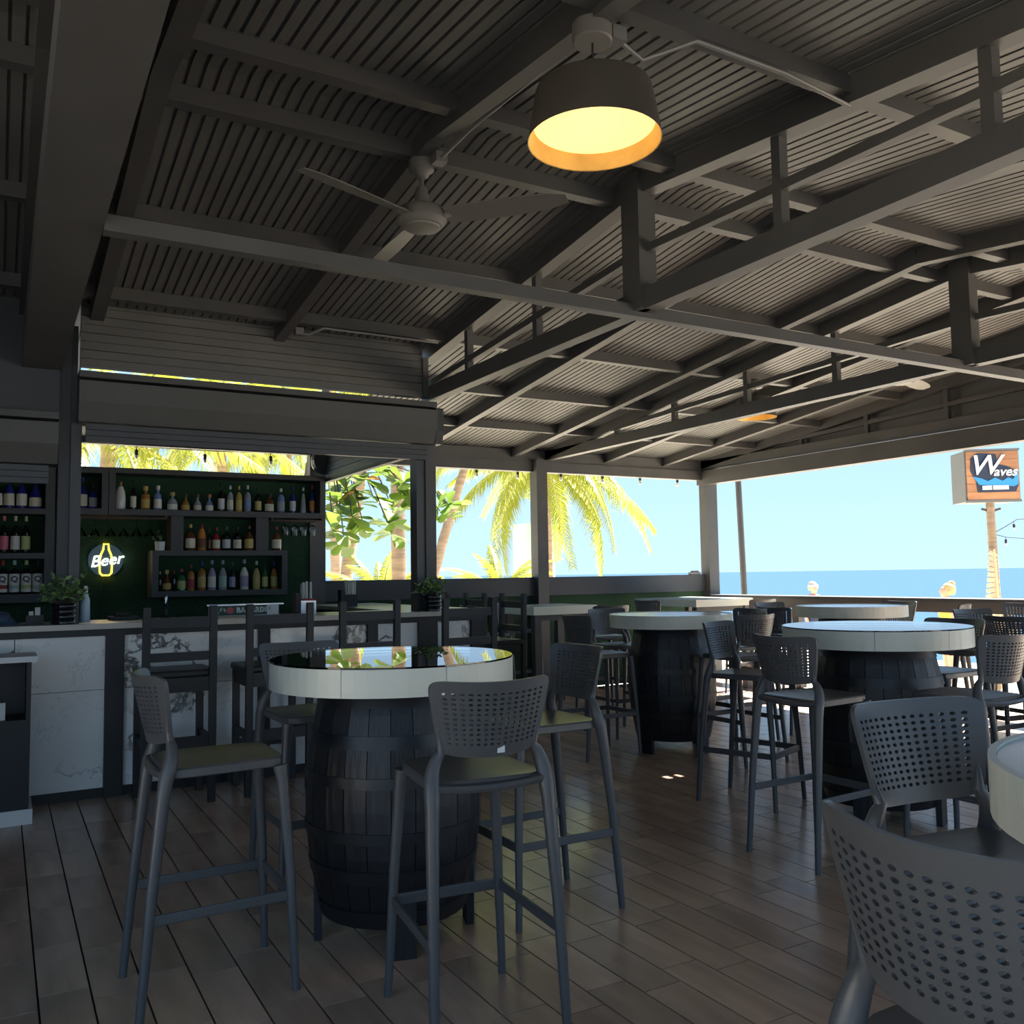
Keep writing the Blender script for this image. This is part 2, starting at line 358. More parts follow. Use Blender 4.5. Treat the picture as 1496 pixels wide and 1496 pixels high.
MB().box(-2.6, .62, 9.36, 9.42, 2.495, 2.80).build('upper_panel', m_wallpaint, wb)
MB().box(.62, 2.86, 9.34, 9.42, 2.72, 2.80).build('upper_panel', m_wallpaint, wb)
MB().box(-2.6, 3.02, 6.75, 9.5, 2.78, 2.80).build('bar_roof', m_wallpaint, wb)
wr = thing('wall_right', None, None, (0,0,0), kind='structure')
MB().box(8.30, 8.62, EY0, 9.24, 1.065, 1.10).build('rail_cap', m_wallpaint, wr)
MB().box(8.38, 8.52, EY0, 9.24, .955, 1.065).build('rail_board', m_steel, wr)
for y in (-.8, 1.0, 2.8, 4.4, 6.3, 7.8):
    MB().box(8.40, 8.50, y-.05, y+.05, 0, .955).build('rail_post', m_steel, wr)
pp = thing('awning_pole', 'slim dark grey pole leaning outside the corner column', 'pole', (9.32, 9.54, -.55))
MB().tube([(0,0,0), (-.02,.09,3.55)], .045, 10).build('pole', m_steel, pp, True)
MB().box(-.09, .09, -.09, .09, 0, .02).build('base_plate', m_steel, pp)

# bar columns, shutter housings, upper panel
CTZ = 1.127
bp = thing('wall_bar', None, None, (0,0,0), kind='structure'); tr1 = thing('trim_1', None, None, kind='structure'); tr2 = thing('trim_2', None, None, kind='structure')
MB().box(.325, .396, 6.60, 6.76, CTZ, 3.12).build('post', m_wallpaint, tr1)
MB().box(.397, .462, 6.58, 6.74, CTZ, 2.457).build('post', m_shutter2, tr1)
MB().box(.397, .431, 6.60, 6.76, 2.457, 3.12).build('post', m_wallpaint, tr1)
MB().box(2.885, 2.956, 6.57, 6.70, CTZ, 2.457).build('post', m_shutter2, tr2)
MB().box(2.956, 3.045, 6.55, 6.72, CTZ, 2.457).build('post', m_steel, tr2)
for i in range(8):
    z = 2.83+i*.058
    MB().box(.44, 2.912, 6.50+.004*(i % 2), 6.53, z, z+.054).build('cladding_slat', m_roof, bp)
MB().box(.44, 2.912, 6.53, 6.56, 2.83, 3.29).build('cladding_backing', m_blackpaint, bp)
MB().box(-2.6, .323, 6.56, 6.60, 2.493, 3.30).build('upper_panel', m_wallpaint, bp)
MB().box(2.91, 2.956, 6.48, 6.56, 2.83, 3.15).build('corner_trim', m_steel, bp)
def shutter(x0, x1, zt, label, cap_r=True):
    t = thing('roller_shutter', label, 'roller shutter', (x0, 6.52, zt-.285))
    h = .285; W = x1-x0
    prof = [(-.11, h-.02), (-.11, .125), (-.05, .0), (.15, .0), (.20, .06), (.20, .2), (.14, h)]
    v = [(0, y, z) for y, z in prof]+[(W, y, z) for y, z in prof]; n = len(prof)
    MB().add(v, [tuple(range(n))[::-1], tuple(range(n, 2*n))]+[(i, (i+1) % n, n+(i+1) % n, n+i) for i in range(n)]).build('housing', m_shutter, t)
    MB().box(0, W, -.105, .15, h+.002, h+.045).build('top_angle', m_steel, t)
    if cap_r:
        oc = [(-.09, h+.0), (.06, h+.01), (.17, h-.06), (.21, h-.17), (.17, .03), (.10, .0), (-.06, .0), (-.1, .10)]
        v = [(W, y, z) for y, z in oc]+[(W+.06, y, z) for y, z in oc]; n = len(oc)
        MB().add(v, [tuple(range(n))[::-1], tuple(range(n, 2*n))]+[(i, (i+1) % n, n+(i+1) % n, n+i) for i in range(n)]).build('end_cap', m_shutter2, t)
    for i in range(3):
        MB().box(.05, W-.05, -.02+i*.004, .02+i*.004, -.045-.04*i, -.008-.04*i).build('slat', m_shutter2, t)
    return t
shutter(.43, 3.0, 2.74, 'long grey roller shutter housing with faceted end above the bar opening')
shutter(-2.5, .315, 2.449, 'lower grey roller shutter housing left of the bar column', False)
ss = thing('roller_shutter', 'slatted side shutter partly down between bar corner post and back column', 'roller shutter', (2.96, 7.97, 2.43))
for i in range(8):
    MB().box(-.012+.006*(i % 2), .012+.006*(i % 2), -1.20, 1.22, .04*i, .04*i+.037).build('slat', m_shutter2, ss)
MB().box(-.025, .03, -1.20, 1.22, -.03, 0).build('bottom_bar', m_steel, ss)
re_ = MB().lathe([(.14, -.06), (.15, 0), (.14, .06)], 20).build('roll_end', m_shutter2, ss)
re_.rotation_euler = (PI/2, 0, 0); re_.location = (0, 1.15, .20)

# ------------------------------------------------------------------ bar counter
CT = 1.128
bc = thing('bar_counter', 'long bar with veined marble tiles framed in black and a pale top', 'bar counter', (0, 6.52, 0))
MB().box(-2.5, 3.40, .06, .5, .0, 1.08).build('carcass', m_blackpaint, bc)
MB().box(2.86, 3.40, .5, 2.6, 0, 1.08).build('carcass', m_blackpaint, bc)
top = [(-2.5, -.10), (3.50, -.10), (3.50, 2.70), (2.80, 2.70), (2.80, .55), (-2.5, .55)]
MB().prism(top, CT-.036, CT).build('counter_top', m_counter, bc)
MB().box(-2.5, 3.44, -.04, .06, 1.045, CT-.036).build('top_rail', m_black, bc)
MB().box(-2.5, 3.40, -.012, .05, 0, .058).build('kick_board', m_black, bc)
for x0, x1 in ((.62, .735), (1.62, 1.70), (2.44, 2.52), (2.86, 3.02), (3.32, 3.44)):
    MB().box(x0, x1, -.035, .06, .0, 1.05).build('frame_post', m_black, bc)
for x0, x1 in ((-1.62, -.82), (-.82, .095), (.098, .62), (.735, 1.62), (1.70, 2.44), (2.52, 2.86), (3.02, 3.32)):
    MB().box(x0+.001, x1-.001, .0, .055, .06, .691).build('marble_tile', m_marble, bc)
    MB().box(x0+.001, x1-.001, .0, .055, .694, 1.045).build('marble_tile', m_marble, bc)
for y0, y1 in ((.08, .95), (.953, 1.8), (1.803, 2.6)):
    MB().box(3.40, 3.425, y0, y1, .06, 1.08).build('marble_tile', m_marble, bc)

# ------------------------------------------------------------------ perforated plastic bar stool
def backrest_mesh():
    NX, NY = 14, 11; ZB, ZT = .862, 1.082
    def S(u, v, t):      # u -1..1, v 0..1, t thickness offset
        w = .158+.047*v**.8
        x = u*w; z = ZB+(ZT-ZB)*v-.012*(1-v)*(1-u*u)+.010*u*u*v
        y = -.215-.055*v+.075*u*u*(.65+.35*v)
        sl_ = 2*.075*u/w; ln = math.hypot(1, sl_)
        return (x-(-sl_/ln)*t*0-sl_/ln*t*-1*0, y+t, z)
    MX, MYb, MYt = .13, .14, .14
    vs = []; fs = []; idx = {}
    def vid(u, v):
        k = (round(u, 5), round(v, 5))
        if k not in idx: idx[k] = len(vs); vs.append((u, v))
        return idx[k]
    du = 2*(1-MX)/NX; dv = (1-MYb-MYt)/NY
    holes = []
    for i in range(NX):
        for j in range(NY):
            u0 = -1+MX+i*du; v0 = MYb+j*dv; u1, v1 = u0+du, v0+dv; uc, vc = (u0+u1)/2, (v0+v1)/2
            ring = [(u1, vc), (u1, v1), (uc, v1), (u0, v1), (u0, vc), (u0, v0), (uc, v0), (u1, v0)]
            o = [vid(*p) for p in ring]
            h = [vid(uc+math.cos(k*PI/4)*du*.29, vc+math.sin(k*PI/4)*dv*.29) for k in range(8)]
            for k in range(8): fs.append((o[k], o[(k+1) % 8], h[(k+1) % 8], h[k]))
            holes.append(h)
    per = [(-1+MX+i*du/2, MYb) for i in range(2*NX)]+[(1-MX, MYb+j*dv/2) for j in range(2*NY)]+[(1-MX-i*du/2, 1-MYt) for i in range(2*NX)]+[(-1+MX, 1-MYt-j*dv/2) for j in range(2*NY)]
    pi_ = [vid(*p) for p in per]; oi_ = []
    for u, v in per:
        uu = u/(1-MX); vv = (v-MYb)/(1-MYb-MYt)*2-1
        m_ = max(abs(uu), abs(vv)); p_ = 9.0
        r = (abs(uu)**p_+abs(vv)**p_)**(1/p_); uu, vv = uu/r*m_, vv/r*m_
        oi_.append(len(vs)); vs.append((uu, (vv+1)/2))
    n = len(per)
    for i in range(n): fs.append((oi_[i], oi_[(i+1) % n], pi_[(i+1) % n], pi_[i]))
    T = .0065; b = MB()
    V = [S(u, v, -T) for u, v in vs]+[S(u, v, T) for u, v in vs]; k = len(vs)
    F = list(fs)+[tuple(k+i for i in reversed(f)) for f in fs]
    for h in holes:
        for i in range(8): F.append((h[i], h[(i+1) % 8], k+h[(i+1) % 8], k+h[i]))
    for i in range(n): F.append((oi_[(i+1) % n], oi_[i], k+oi_[i], k+oi_[(i+1) % n]))
    return b.add(V, F)
def arc(p, c, q, n=5):
    p, c, q = Vector(p), Vector(c), Vector(q)
    return [p*(1-t)**2+c*(2*t*(1-t))+q*t*t for t in [i/n for i in range(n+1)]]
def make_stool():
    t = thing('bar_stool', '', 'bar stool')
    backrest_mesh().build('backrest', m_plastic, t, True)
    def se(a, hx0, hx1, hy0, hy1, p=7.0):
        c, s_ = math.cos(a), math.sin(a); r = (abs(c)**p+abs(s_)**p)**(-1/p); u, v = c*r, s_*r
        f = (v+1)/2; return (u*(hx0+(hx1-hx0)*f), hy0+(hy1-hy0)*f)
    N = 40; sv = []; sf = []
    rings = [(.90, .765, 0), (1.0, .758, 0), (1.0, .742, 0)]
    lev = [(.0, .774), (.55, .775), (.88, .779), (.97, .782), (1.0, .776), (1.0, .752), (.97, .748)]
    for f_, z in lev:
        for k in range(N):
            x, y = se(2*PI*k/N, .192, .178, -.195, .215); cx, cy = 0, .01
            sv.append((cx+(x-cx)*max(f_, .01), cy+(y-cy)*max(f_, .01), z))
    for i in range(len(lev)-1):
        for k in range(N): sf.append((i*N+k, i*N+(k+1) % N, (i+1)*N+(k+1) % N, (i+1)*N+k))
    sf.append(tuple(range(N))[::-1]); sf.append(tuple((len(lev)-1)*N+k for k in range(N)))
    MB().add(sv, sf).build('seat', m_plastic, t, True)
    for s in (-1, 1):
        MB().tube([(s*.208, .238, 0), (s*.190, .222, .40), (s*.172, .200, .70), (s*.165, .193, .752)], [.0135, .017, .021, .026], 10).build('leg', m_plastic, t, True)
        path = [(s*.212, -.262, 0), (s*.203, -.228, .40), (s*.192, -.195, .70)]+[tuple(p) for p in arc((s*.189, -.186, .755), (s*.187, -.158, .83), (s*.151, -.170, .872), 5)]
        path += [(s*.166, -.183, .935)]
        MB().tube(path, [.014, .018, .022, .025, .0245, .0225, .020, .0175, .0145, .006], 10).build('leg', m_plastic, t, True)
    r = MB(); r.tube(arc((-.180, -.185, .765), (0, -.225, .75), (.180, -.185, .765), 8), .018, 8, .8)
    r.build('rear_bar', m_plastic, t, True)
    z = .315
    def at(pts, z):
        for a, b in zip(pts, pts[1:]):
            if a[2] <= z <= b[2]:
                f_ = (z-a[2])/(b[2]-a[2]); return Vector(a).lerp(Vector(b), f_)
    fl = {s: at([(s*.208, .238, 0), (s*.190, .222, .40)], z) for s in (-1, 1)}; rl = {s: at([(s*.212, -.262, 0), (s*.203, -.228, .40)], z) for s in (-1, 1)}
    MB().bar(fl[-1], fl[1], .014, .038).build('footrest', m_plastic, t, False, .004)
    for s in (-1, 1): MB().bar(fl[s], rl[s], .014, .034).build('side_rail', m_plastic, t, False, .004)
    return t
stool0 = make_stool(); first = [True]
def stool(x, y, face, label):
    o = stool0 if first[0] else copy_tree(stool0); first[0] = False
    o.location = (x, y, 0); o.rotation_euler = (0, 0, math.radians(face-90)); o['label'] = label; o['group'] = 'grey perforated bar stools'
    return o
# face = heading in degrees, 0 = +X, 90 = +Y
a1 = stool(.675, 3.34, 0, 'perforated bar stool with its back to the service stand, at the glass-covered barrel table')
a2 = stool(1.345, 2.66, 84, 'grey perforated bar stool with a small white sticker under its backrest')
a3 = stool(2.045, 3.36, 180, 'perforated bar stool with its back to the sea, at the glass-covered barrel table')
a4 = stool(1.30, 4.22, 270, 'perforated bar stool between the glass-covered barrel table and the ladder-back chairs')
stool(4.12, 5.87, 0, 'perforated bar stool on the bar side of the plain mid-floor barrel table')
stool(4.86, 5.10, 92, 'perforated bar stool facing the turf wall at the plain mid-floor barrel table')
stool(4.80, 6.50, 268, 'perforated bar stool with back to the turf wall at the plain mid-floor barrel table')
stool(5.42, 5.72, 180, 'perforated bar stool on the sea side of the plain mid-floor barrel table')
stool(3.57, 3.22, 2, 'perforated bar stool on the bar side of the wide barrel table')
stool(4.06, 4.16, 290, 'perforated bar stool between the wide barrel table and the mid-floor one')
stool(4.20, 2.80, 90, 'perforated bar stool facing the turf wall at the wide barrel table')
stool(5.06, 3.56, 184, 'perforated bar stool on the sea side of the wide barrel table')
stool(1.87, 1.20, 262, 'light-catching perforated bar stool facing the cut-off barrel table, its backrest front in view')
stool(1.205, .70, 0, 'big dark perforated bar stool close up, its backrest filling the corner')
stool(6.18, 5.80, 0, 'perforated bar stool on the bar side of the barrel table by the sea rail')
stool(6.85, 6.50, 270, 'grey perforated bar stool behind the barrel table by the sea rail')
stool(7.30, 5.12, 118, 'perforated bar stool facing the turf wall at the barrel table by the sea rail')
stool(7.62, 5.90, 180, 'grey perforated bar stool between the sea rail and the barrel table beside it')
stool(5.98, 3.52, 0, 'grey perforated bar stool with back to the wide barrel table, at the outer barrel table')
stool(6.55, 4.12, 262, 'grey perforated bar stool behind the outer barrel table')
stool(7.75, 4.62, 200, 'grey perforated bar stool against the sea rail near the outer barrel table')
stool(5.35, 7.52, 80, 'grey perforated bar stool in front of the square-cornered table beside the column')
stool(5.2, 9.02, 270, 'grey perforated bar stool between the turf wall and the square-cornered table beside the column')
stool(4.55, 8.55, 0, 'grey perforated bar stool between the wooden bar chairs and the square-cornered table')
stool(7.56, 7.68, 88, 'grey perforated bar stool in front of the corner table under the leaning pole')
stool(6.80, 8.42, 10, 'grey perforated bar stool left of the corner table under the leaning pole')
stk = MB().box(-.012, .012, -.001, .001, -.010, .010).build('sticker', m_white, a2, label='small white sticker'); stk.location = (.02, -.2265, .872)

# ------------------------------------------------------------------ barrel tables
def barrel_r(z): f_ = (z-.10)/.87; return .285+.065*(1-(2*f_-1)**2)
NS = 24
def make_barrel_table(glass):
    t = thing('barrel_table', '', 'table')
    zs = [.10+.87*i/10 for i in range(11)]
    sm = MB()
    for z in zs:
        for r_ in (barrel_r(z), barrel_r(z)-.02):
            for a in (-.5, .5):
                an = a*2*PI/NS*.965; sm.v.append((r_*math.cos(an), r_*math.sin(an), z))
    for i in range(10):
        b = i*4
        sm.f += [(b, b+1, b+5, b+4), (b+3, b+2, b+6, b+7), (b+2, b, b+4, b+6), (b+1, b+3, b+7, b+5)]
    sm.f += [(0, 2, 3, 1), (40, 41, 43, 42)]
    sme = sm.mesh('stave'); sme.materials.append(m_barrel)
    for k in range(NS):
        o = place(sme, 'stave', None, t); o.rotation_euler = (0, 0, 2*PI*k/NS)
    MB().lathe([(.001, .12), (barrel_r(.12)-.015, .12), (barrel_r(.5)-.03, .5), (barrel_r(.95)-.015, .95), (.001, .95)], 24).build('barrel_core', m_blackpaint, t)
    for z0, z1 in ((.105, .165), (.27, .32), (.42, .46), (.62, .66), (.76, .81), (.91, .965)):
        MB().lathe([(barrel_r(z0)-.004, z0), (barrel_r(z0)+.004, z0), (barrel_r(z1)+.004, z1), (barrel_r(z1)-.004, z1), (barrel_r(z0)-.004, z0)], 32, cap=False).build('hoop', m_hoop, t, True)
    for k in range(4):
        a = PI/4+k*PI/2
        MB().box(.285, .315, -.05, .05, 0, .30).build('foot', m_barrel, t).rotation_euler = (0, 0, a)
    MB().lathe([(.001, .975), (.475, .975), (.475, 1.068), (.001, 1.068)], 64).build('table_top', m_topwhite, t)
    for k in range(8):
        a0 = 2*PI*k/8+.3
        MB().lathe([(.476, .972), (.49, .972), (.49, 1.073), (.476, 1.073), (.476, .972)], 8, cap=False, a0=a0+.002, a1=a0+2*PI/8-.002).build('rim_strip', m_cream, t)
    if glass:
        MB().lathe([(.001, 1.0735), (.488, 1.0735), (.488, 1.080), (.001, 1.080)], 64).build('glass_plate', m_glass, t, label='greenish glass plate')
    return t
def table(proto, x, y, rz, label, sc=1.0):
    o = copy_tree(proto) if proto.get('used') else proto; proto['used'] = 1
    o.location = (x, y, 0); o.rotation_euler = (0, 0, rz); o['label'] = label; o['group'] = 'barrel tables'
    if sc != 1.0: o.scale = (sc, sc, 1)
pg = make_barrel_table(True); pn = make_barrel_table(False)
table(pg, 1.406, 3.455, .5, 'black barrel table with glass-covered cream top beside the stool with a white sticker')
table(pg, 4.41, 3.50, 1.15, 'black barrel table with the widest cream top and a thin glass edge', 1.05)
table(pn, 4.72, 5.70, .95, 'black barrel table with a plain cream top, standing in mid floor on splayed feet')
table(pn, 6.93, 5.75, .3, 'black barrel table with cream top beside the sea rail, below the two people')
table(pn, 1.80, .58, .78, 'cream table top cut off at the edge, between the two closest stools')
table(pn, 6.72, 3.42, .8, 'black barrel table by the sea rail below the sign, mostly out of view')

def square_table(x0, x1, y0, y1, h, label):
    t = thing('square_table', label, 'table', (x0, y0, 0), group='square-cornered tables by the back wall'); W, D = x1-x0, y1-y0
    MB().box(.012, W-.012, .012, D-.012, h-.08, h).build('table_top', m_topwhite, t)
    for a in ((0, W, 0, .011), (0, W, D-.011, D), (0, .011, .0115, D-.0115), (W-.011, W, .0115, D-.0115)):
        MB().box(*a, h-.088, h-.003).build('rim_strip', m_cream, t)
    for px in (.03, W-.11):
        for py in (.03, D-.11): MB().box(px, px+.08, py, py+.08, 0, h-.088).build('leg', m_steel, t)
    MB().box(.06, W-.06, .05, .075, h-.15, h-.088).build('apron', m_steel, t)
square_table(4.76, 5.55, 7.9, 8.62, 1.075, 'cream square-cornered high table beside the middle column of the back wall')
square_table(7.05, 7.95, 8.04, 9.2, 1.085, 'cream square-cornered high table in the corner under the leaning pole')

gb = thing('control_box', 'small grey box lying on the parapet beside the corner column', 'box', (8.2, 9.37, 1.372))
MB().box(-.09,.09,-.03,.03,0,.035).build('case', m_conduit, gb, bevel=.006); MB().box(-.05,.06,-.025,.02,.035,.055).build('lid', m_fan, gb, bevel=.004)
# ------------------------------------------------------------------ wooden bar chairs
def make_chair():
    t = thing('bar_chair', '', 'bar chair')
    for s in (-1, 1):
        MB().bar((s*.2, -.2, 0), (s*.2, -.225, 1.238), .046, .04, (0,1,0)).build('leg', m_black, t, bevel=.004)
        MB().bar((s*.195, .18, 0), (s*.195, .18, .79), .045, .045, (0,1,0)).build('leg', m_black, t, bevel=.004)
        MB().box(s*.2-.011, s*.2+.011, -.18, .17, .36, .41).build('stretcher', m_black, t)
        MB().box(s*.2-.011, s*.2+.011, -.18, .17, .70, .79).build('apron', m_black, t)
    MB().box(-.225, .225, -.2, .22, .79, .832).build('seat', m_black, t, bevel=.01)
    MB().box(-.18, .18, -.235, -.212, 1.105, 1.165).build('back_slat', m_black, t)
    MB().box(-.18, .18, -.231, -.208, .895, .95).build('back_slat', m_black, t)
    MB().box(-.18, .18, -.225, -.2, .70, .79).build('apron', m_black, t); MB().box(-.18, .18, .17, .195, .70, .79).build('apron', m_black, t)
    MB().box(-.18, .18, .165, .195, .25, .31).build('stretcher', m_black, t); MB().box(-.18, .18, -.215, -.19, .35, .42).build('stretcher', m_black, t)
    return t
ch0 = make_chair(); cf = [True]
def chair(x, y, face, label):
    o = ch0 if cf[0] else copy_tree(ch0); cf[0] = False
    o.location = (x, y, 0); o.rotation_euler = (0, 0, math.radians(face-90)); o['label'] = label; o['group'] = 'black ladder-back bar chairs'
chair(1.00, 6.19, 90, 'black ladder-back bar chair at the counter, first after the framed marble joint')
chair(1.63, 6.19, 90, 'black ladder-back bar chair at the counter in front of the rum-branded tray')
chair(2.26, 6.19, 90, 'black ladder-back bar chair at the counter in front of the straw holders')
chair(3.03, 6.17, 90, 'black ladder-back bar chair at the counter corner below the round potted plant')
chair(3.86, 7.15, 180, 'black ladder-back bar chair on the side counter, the one closest to the bar corner')
chair(3.86, 7.90, 180, 'black ladder-back bar chair in the middle of the side counter')
chair(3.86, 8.72, 180, 'black ladder-back bar chair on the side counter, the one closest to the back wall')

# ------------------------------------------------------------------ cart at the left
ct = thing('service_cart', 'black open-fronted service stand with a white top and white base next to the marble bar', 'stand', (-.16, 6.20, 0))
MB().box(-.36, .36, -.17, .19, .0, .085).build('base', m_white, ct)
MB().box(-.34, .34, -.16, .18, .085, .60).build('body', m_blackpaint, ct)
MB().box(.315, .34, -.16, .18, .60, .935).build('side_panel', m_black, ct); MB().box(-.34, -.315, -.16, .18, .60, .935).build('side_panel', m_black, ct)
MB().box(-.315, .315, .155, .18, .60, .935).build('back_panel', m_blackpaint, ct)
MB().box(-.37, .37, -.18, .20, .935, .968).build('top', m_white, ct)
nb = tag(MB().box(-.03, .03, -.01, .01, 0, .10).build('napkin_card', m_paper, loc=(.02, 6.10, .60)), 'small white printed card standing in the black service stand', 'card')

# ------------------------------------------------------------------ back bar shelves
SY = 9.0
def unit(x0, x1, z0, z1, label, th=.055, floors=()):
    t = thing('shelf_unit', label, 'shelf', ((x0+x1)/2, SY, z0)); w = (x1-x0)/2; h = z1-z0
    MB().box(-w, w, 0, .32, 0, th).build('bottom_board', m_wallpaint, t); MB().box(-w, w, 0, .32, h-th*.9, h).build('top_board', m_wallpaint, t)
    MB().box(-w, -w+th, .001, .32, th, h-th*.9).build('side_board', m_wallpaint, t); MB().box(w-th, w, .001, .32, th, h-th*.9).build('side_board', m_wallpaint, t)
    MB().box(-w+th, w-th, .30, .32, th, h-th*.9).build('back_board', m_turf, t)
    for f_ in floors: MB().box(-w+th, w-th, .001, .30, f_-z0-.05, f_-z0).build('shelf_board', m_wallpaint, t)
    return t
unit(.868, 2.925, 2.015, 2.455, 'long black top shelf box lined with many bottles under the leafy transom')
unit(.50, .862, 2.015, 2.445, 'short black shelf box with two blue bottles beside the long top shelf')
unit(1.25, 2.53, 1.245, 1.685, 'low black shelf box holding a mixed row of bottles above the rum-branded tray')
t = thing('shelf_unit', 'two black uprights joining the long top shelf and the low shelf box', 'shelf', (1.88, SY, 1.685))
MB().box(-.46, -.345, .05, .32, 0, .33).build('upright', m_wallpaint, t); MB().box(.345, .47, .05, .32, 0, .33).build('upright', m_wallpaint, t)
unit(-.9, .424, 1.225, 2.46, 'tall black bottle shelf left of the bar column with three rows of bottles', .075, (2.058, 1.662))
t = thing('shelf_unit', 'black back cabinet under the low shelf box behind the bar', 'cabinet', (1.1, SY-.15, 0))
MB().box(-2.0, 1.75, 0, .45, 0, .95).build('body', m_blackpaint, t); MB().box(-2.0, 1.75, -.02, .45, .95, .98).build('worktop', m_wallpaint, t)
for k in range(5): MB().box(-1.98+k*.75, -1.25+k*.75, -.018, 0, .1, .92).build('door', m_black, t)

BC = dict(white=(.72,.70,.64), dark=(.012,.012,.012), amber=(.36,.17,.04), clear=(.30,.33,.36), blue=(.02,.03,.22), lblue=(.18,.26,.48), green=(.03,.13,.05), brown=(.13,.045,.02), red=(.33,.03,.03), gold=(.52,.36,.10), cream=(.66,.62,.48), yellow=(.50,.42,.14), silver=(.55,.55,.57), purple=(.36,.32,.46), teal=(.35,.52,.48), pink=(.62,.16,.22), lime=(.45,.50,.20), black=(.01,.01,.01), orange=(.55,.22,.05))
def bm_(c): return mat('bottle '+c, BC[c], 0.12, spec=0.6)
def lm_(c): return mat('print '+c, BC[c], 0.55)
PROF = {
 'std': [(.9,0),(1,.02),(1,.58),(.85,.66),(.36,.76),(.32,.95),(.36,.96),(.36,1)],
 'sq': [(.95,0),(1,.02),(1,.60),(.9,.66),(.38,.70),(.36,.84),(.55,.85),(.55,1)],
 'squat': [(.9,0),(1,.05),(1,.42),(.75,.58),(.30,.68),(.28,.82),(.48,.83),(.48,1)],
 'round': [(.6,0),(.95,.14),(1,.3),(.85,.48),(.4,.62),(.28,.72),(.28,.84),(.46,.85),(.46,1)],
 'tall': [(.95,0),(1,.02),(1,.50),(.80,.60),(.34,.74),(.30,.95),(.34,1)],
 'cone': [(.95,0),(1,.03),(.8,.35),(.45,.70),(.34,.78),(.34,1)],
 'pear': [(.8,0),(1,.08),(1,.42),(.82,.66),(.4,.84),(.26,.90),(.26,1)]}
def bottle(x, z, h, r, shape, glass, lab, cap, label, y=SY+.14, group='bottles behind the bar', mark=None):
    t = thing('bottle', label, 'bottle', (x, y, z), group=group)
    n = 4 if shape == 'sq' else 14; pr = PROF[shape]; cz = .84 if shape in ('sq', 'squat', 'round') else .88
    body = [(max(a*r, .002), b*h) for a, b in pr if b <= cz+.001]
    MB().lathe(body, 14, cap=True).build('body', bm_(glass), t, True)
    cr = pr[-1][0]*r*1.02
    MB().lathe([(cr, cz*h-.004), (cr, h)], 12).build('cap', lm_(cap), t, True)
    if lab:
        if mark: MB().lathe([(r*1.012, .06*h), (r*1.012, .60*h)], 14, cap=False).build('label_band', lm_('white'), t, True)
        z0, z1 = (.0, .0) if mark else (.10, .46) if shape not in ('squat', 'round') else (.08, .36)
        if not mark: MB().lathe([(r*1.015, z0*h), (r*1.015, z1*h)], 14, cap=False).build('label_band', lm_(lab), t, True)
    if mark:
        o = place(mark, 'brand_mark', None, t); o.rotation_euler = (PI/2, 0, 0); o.location = (0, -r*1.03, .44*h); o.rotation_euler.z = math.radians(-8)
        MB().lathe([(r*1.02, .16*h), (r*1.02, .27*h)], 14, cap=False).build('flavour_band', lm_(lab), t, True)
    return t
def px2x(px, yref=9.14, slope=None):
    # column of the picture -> X on the shelf line (planning table, measured)
    u = px-748; d = _RIGHT*u+_DOWN*(0)+_FWD*1310; return d.x/d.y*yref
ORD = ['first','second','third','fourth','fifth','sixth','seventh','eighth','ninth','tenth','eleventh','twelfth','thirteenth','fourteenth','fifteenth','sixteenth','seventeenth','eighteenth']
CN = dict(dark='dark', lblue='pale blue', clear='clear')
def row(items, z, where, frm, y=SY+.14, pxh=8.7/1310, skip=0, rk=.9, mark=None):
    for i, (px, hp, r, shape, g, l, c) in enumerate(items):
        nm = CN.get(g, g); lb = (' with %s label' % l) if l else ''
        bottle(px2x(px, y), z, hp*pxh, r*rk, shape, g, l, c, '%s bottle%s on the %s, %s from %s' % (nm, lb, where, ORD[i+skip], frm), y, mark=mark)
S = 3.937
row([(100+x/S, h/S, r, s_, g, l, c) for x, h, r, s_, g, l, c in [
 (298,158,.052,'pear','white',None,'orange'),(372,172,.030,'tall','dark','cream','black'),(442,138,.045,'sq','amber','gold','gold'),(513,143,.040,'sq','lblue','white','silver'),
 (597,108,.052,'squat','clear','white','gold'),(673,100,.044,'round','amber','gold','brown'),(742,100,.042,'round','clear','cream','brown'),(810,103,.042,'round','lblue','white','orange'),
 (878,172,.036,'tall','black','silver','black'),(930,158,.034,'std','clear','cream','silver'),(980,158,.034,'std','gold','yellow','gold'),(1030,162,.036,'std','clear','lblue','silver'),
 (1090,150,.036,'std','dark','yellow','black'),(1155,118,.050,'sq','brown','cream','black'),(1222,152,.042,'std','lblue','clear','silver'),(1290,166,.034,'tall','blue','silver','blue'),
 (1350,162,.036,'cone','clear',None,'silver'),(1402,178,.030,'tall','blue','orange','red')]], 2.07, 'long top shelf', 'its white end')
row([(100+x/S, h/S, r, s_, g, l, c) for x, h, r, s_, g, l, c in [(80,175,.044,'tall','blue','cream','blue'),(140,140,.040,'tall','blue','clear','black')]], 2.07, 'short shelf box', 'the bar column')
row([(100+x/S, h/S, r, s_, g, l, c) for x, h, r, s_, g, l, c in [(703,152,.052,'tall','brown','cream','gold'),(768,152,.048,'pear','orange','brown','red'),(812,128,.020,'std','dark','brown','brown'),(851,136,.042,'tall','red','cream','red'),(910,142,.044,'std','dark','silver','green'),(973,140,.044,'std','dark','cream','dark'),(1040,150,.05,'tall','brown','yellow','brown'),(1198,146,.052,'tall','brown','cream','red')]], 1.686, 'ledge between shelf boxes', 'its plant end', SY+.10)
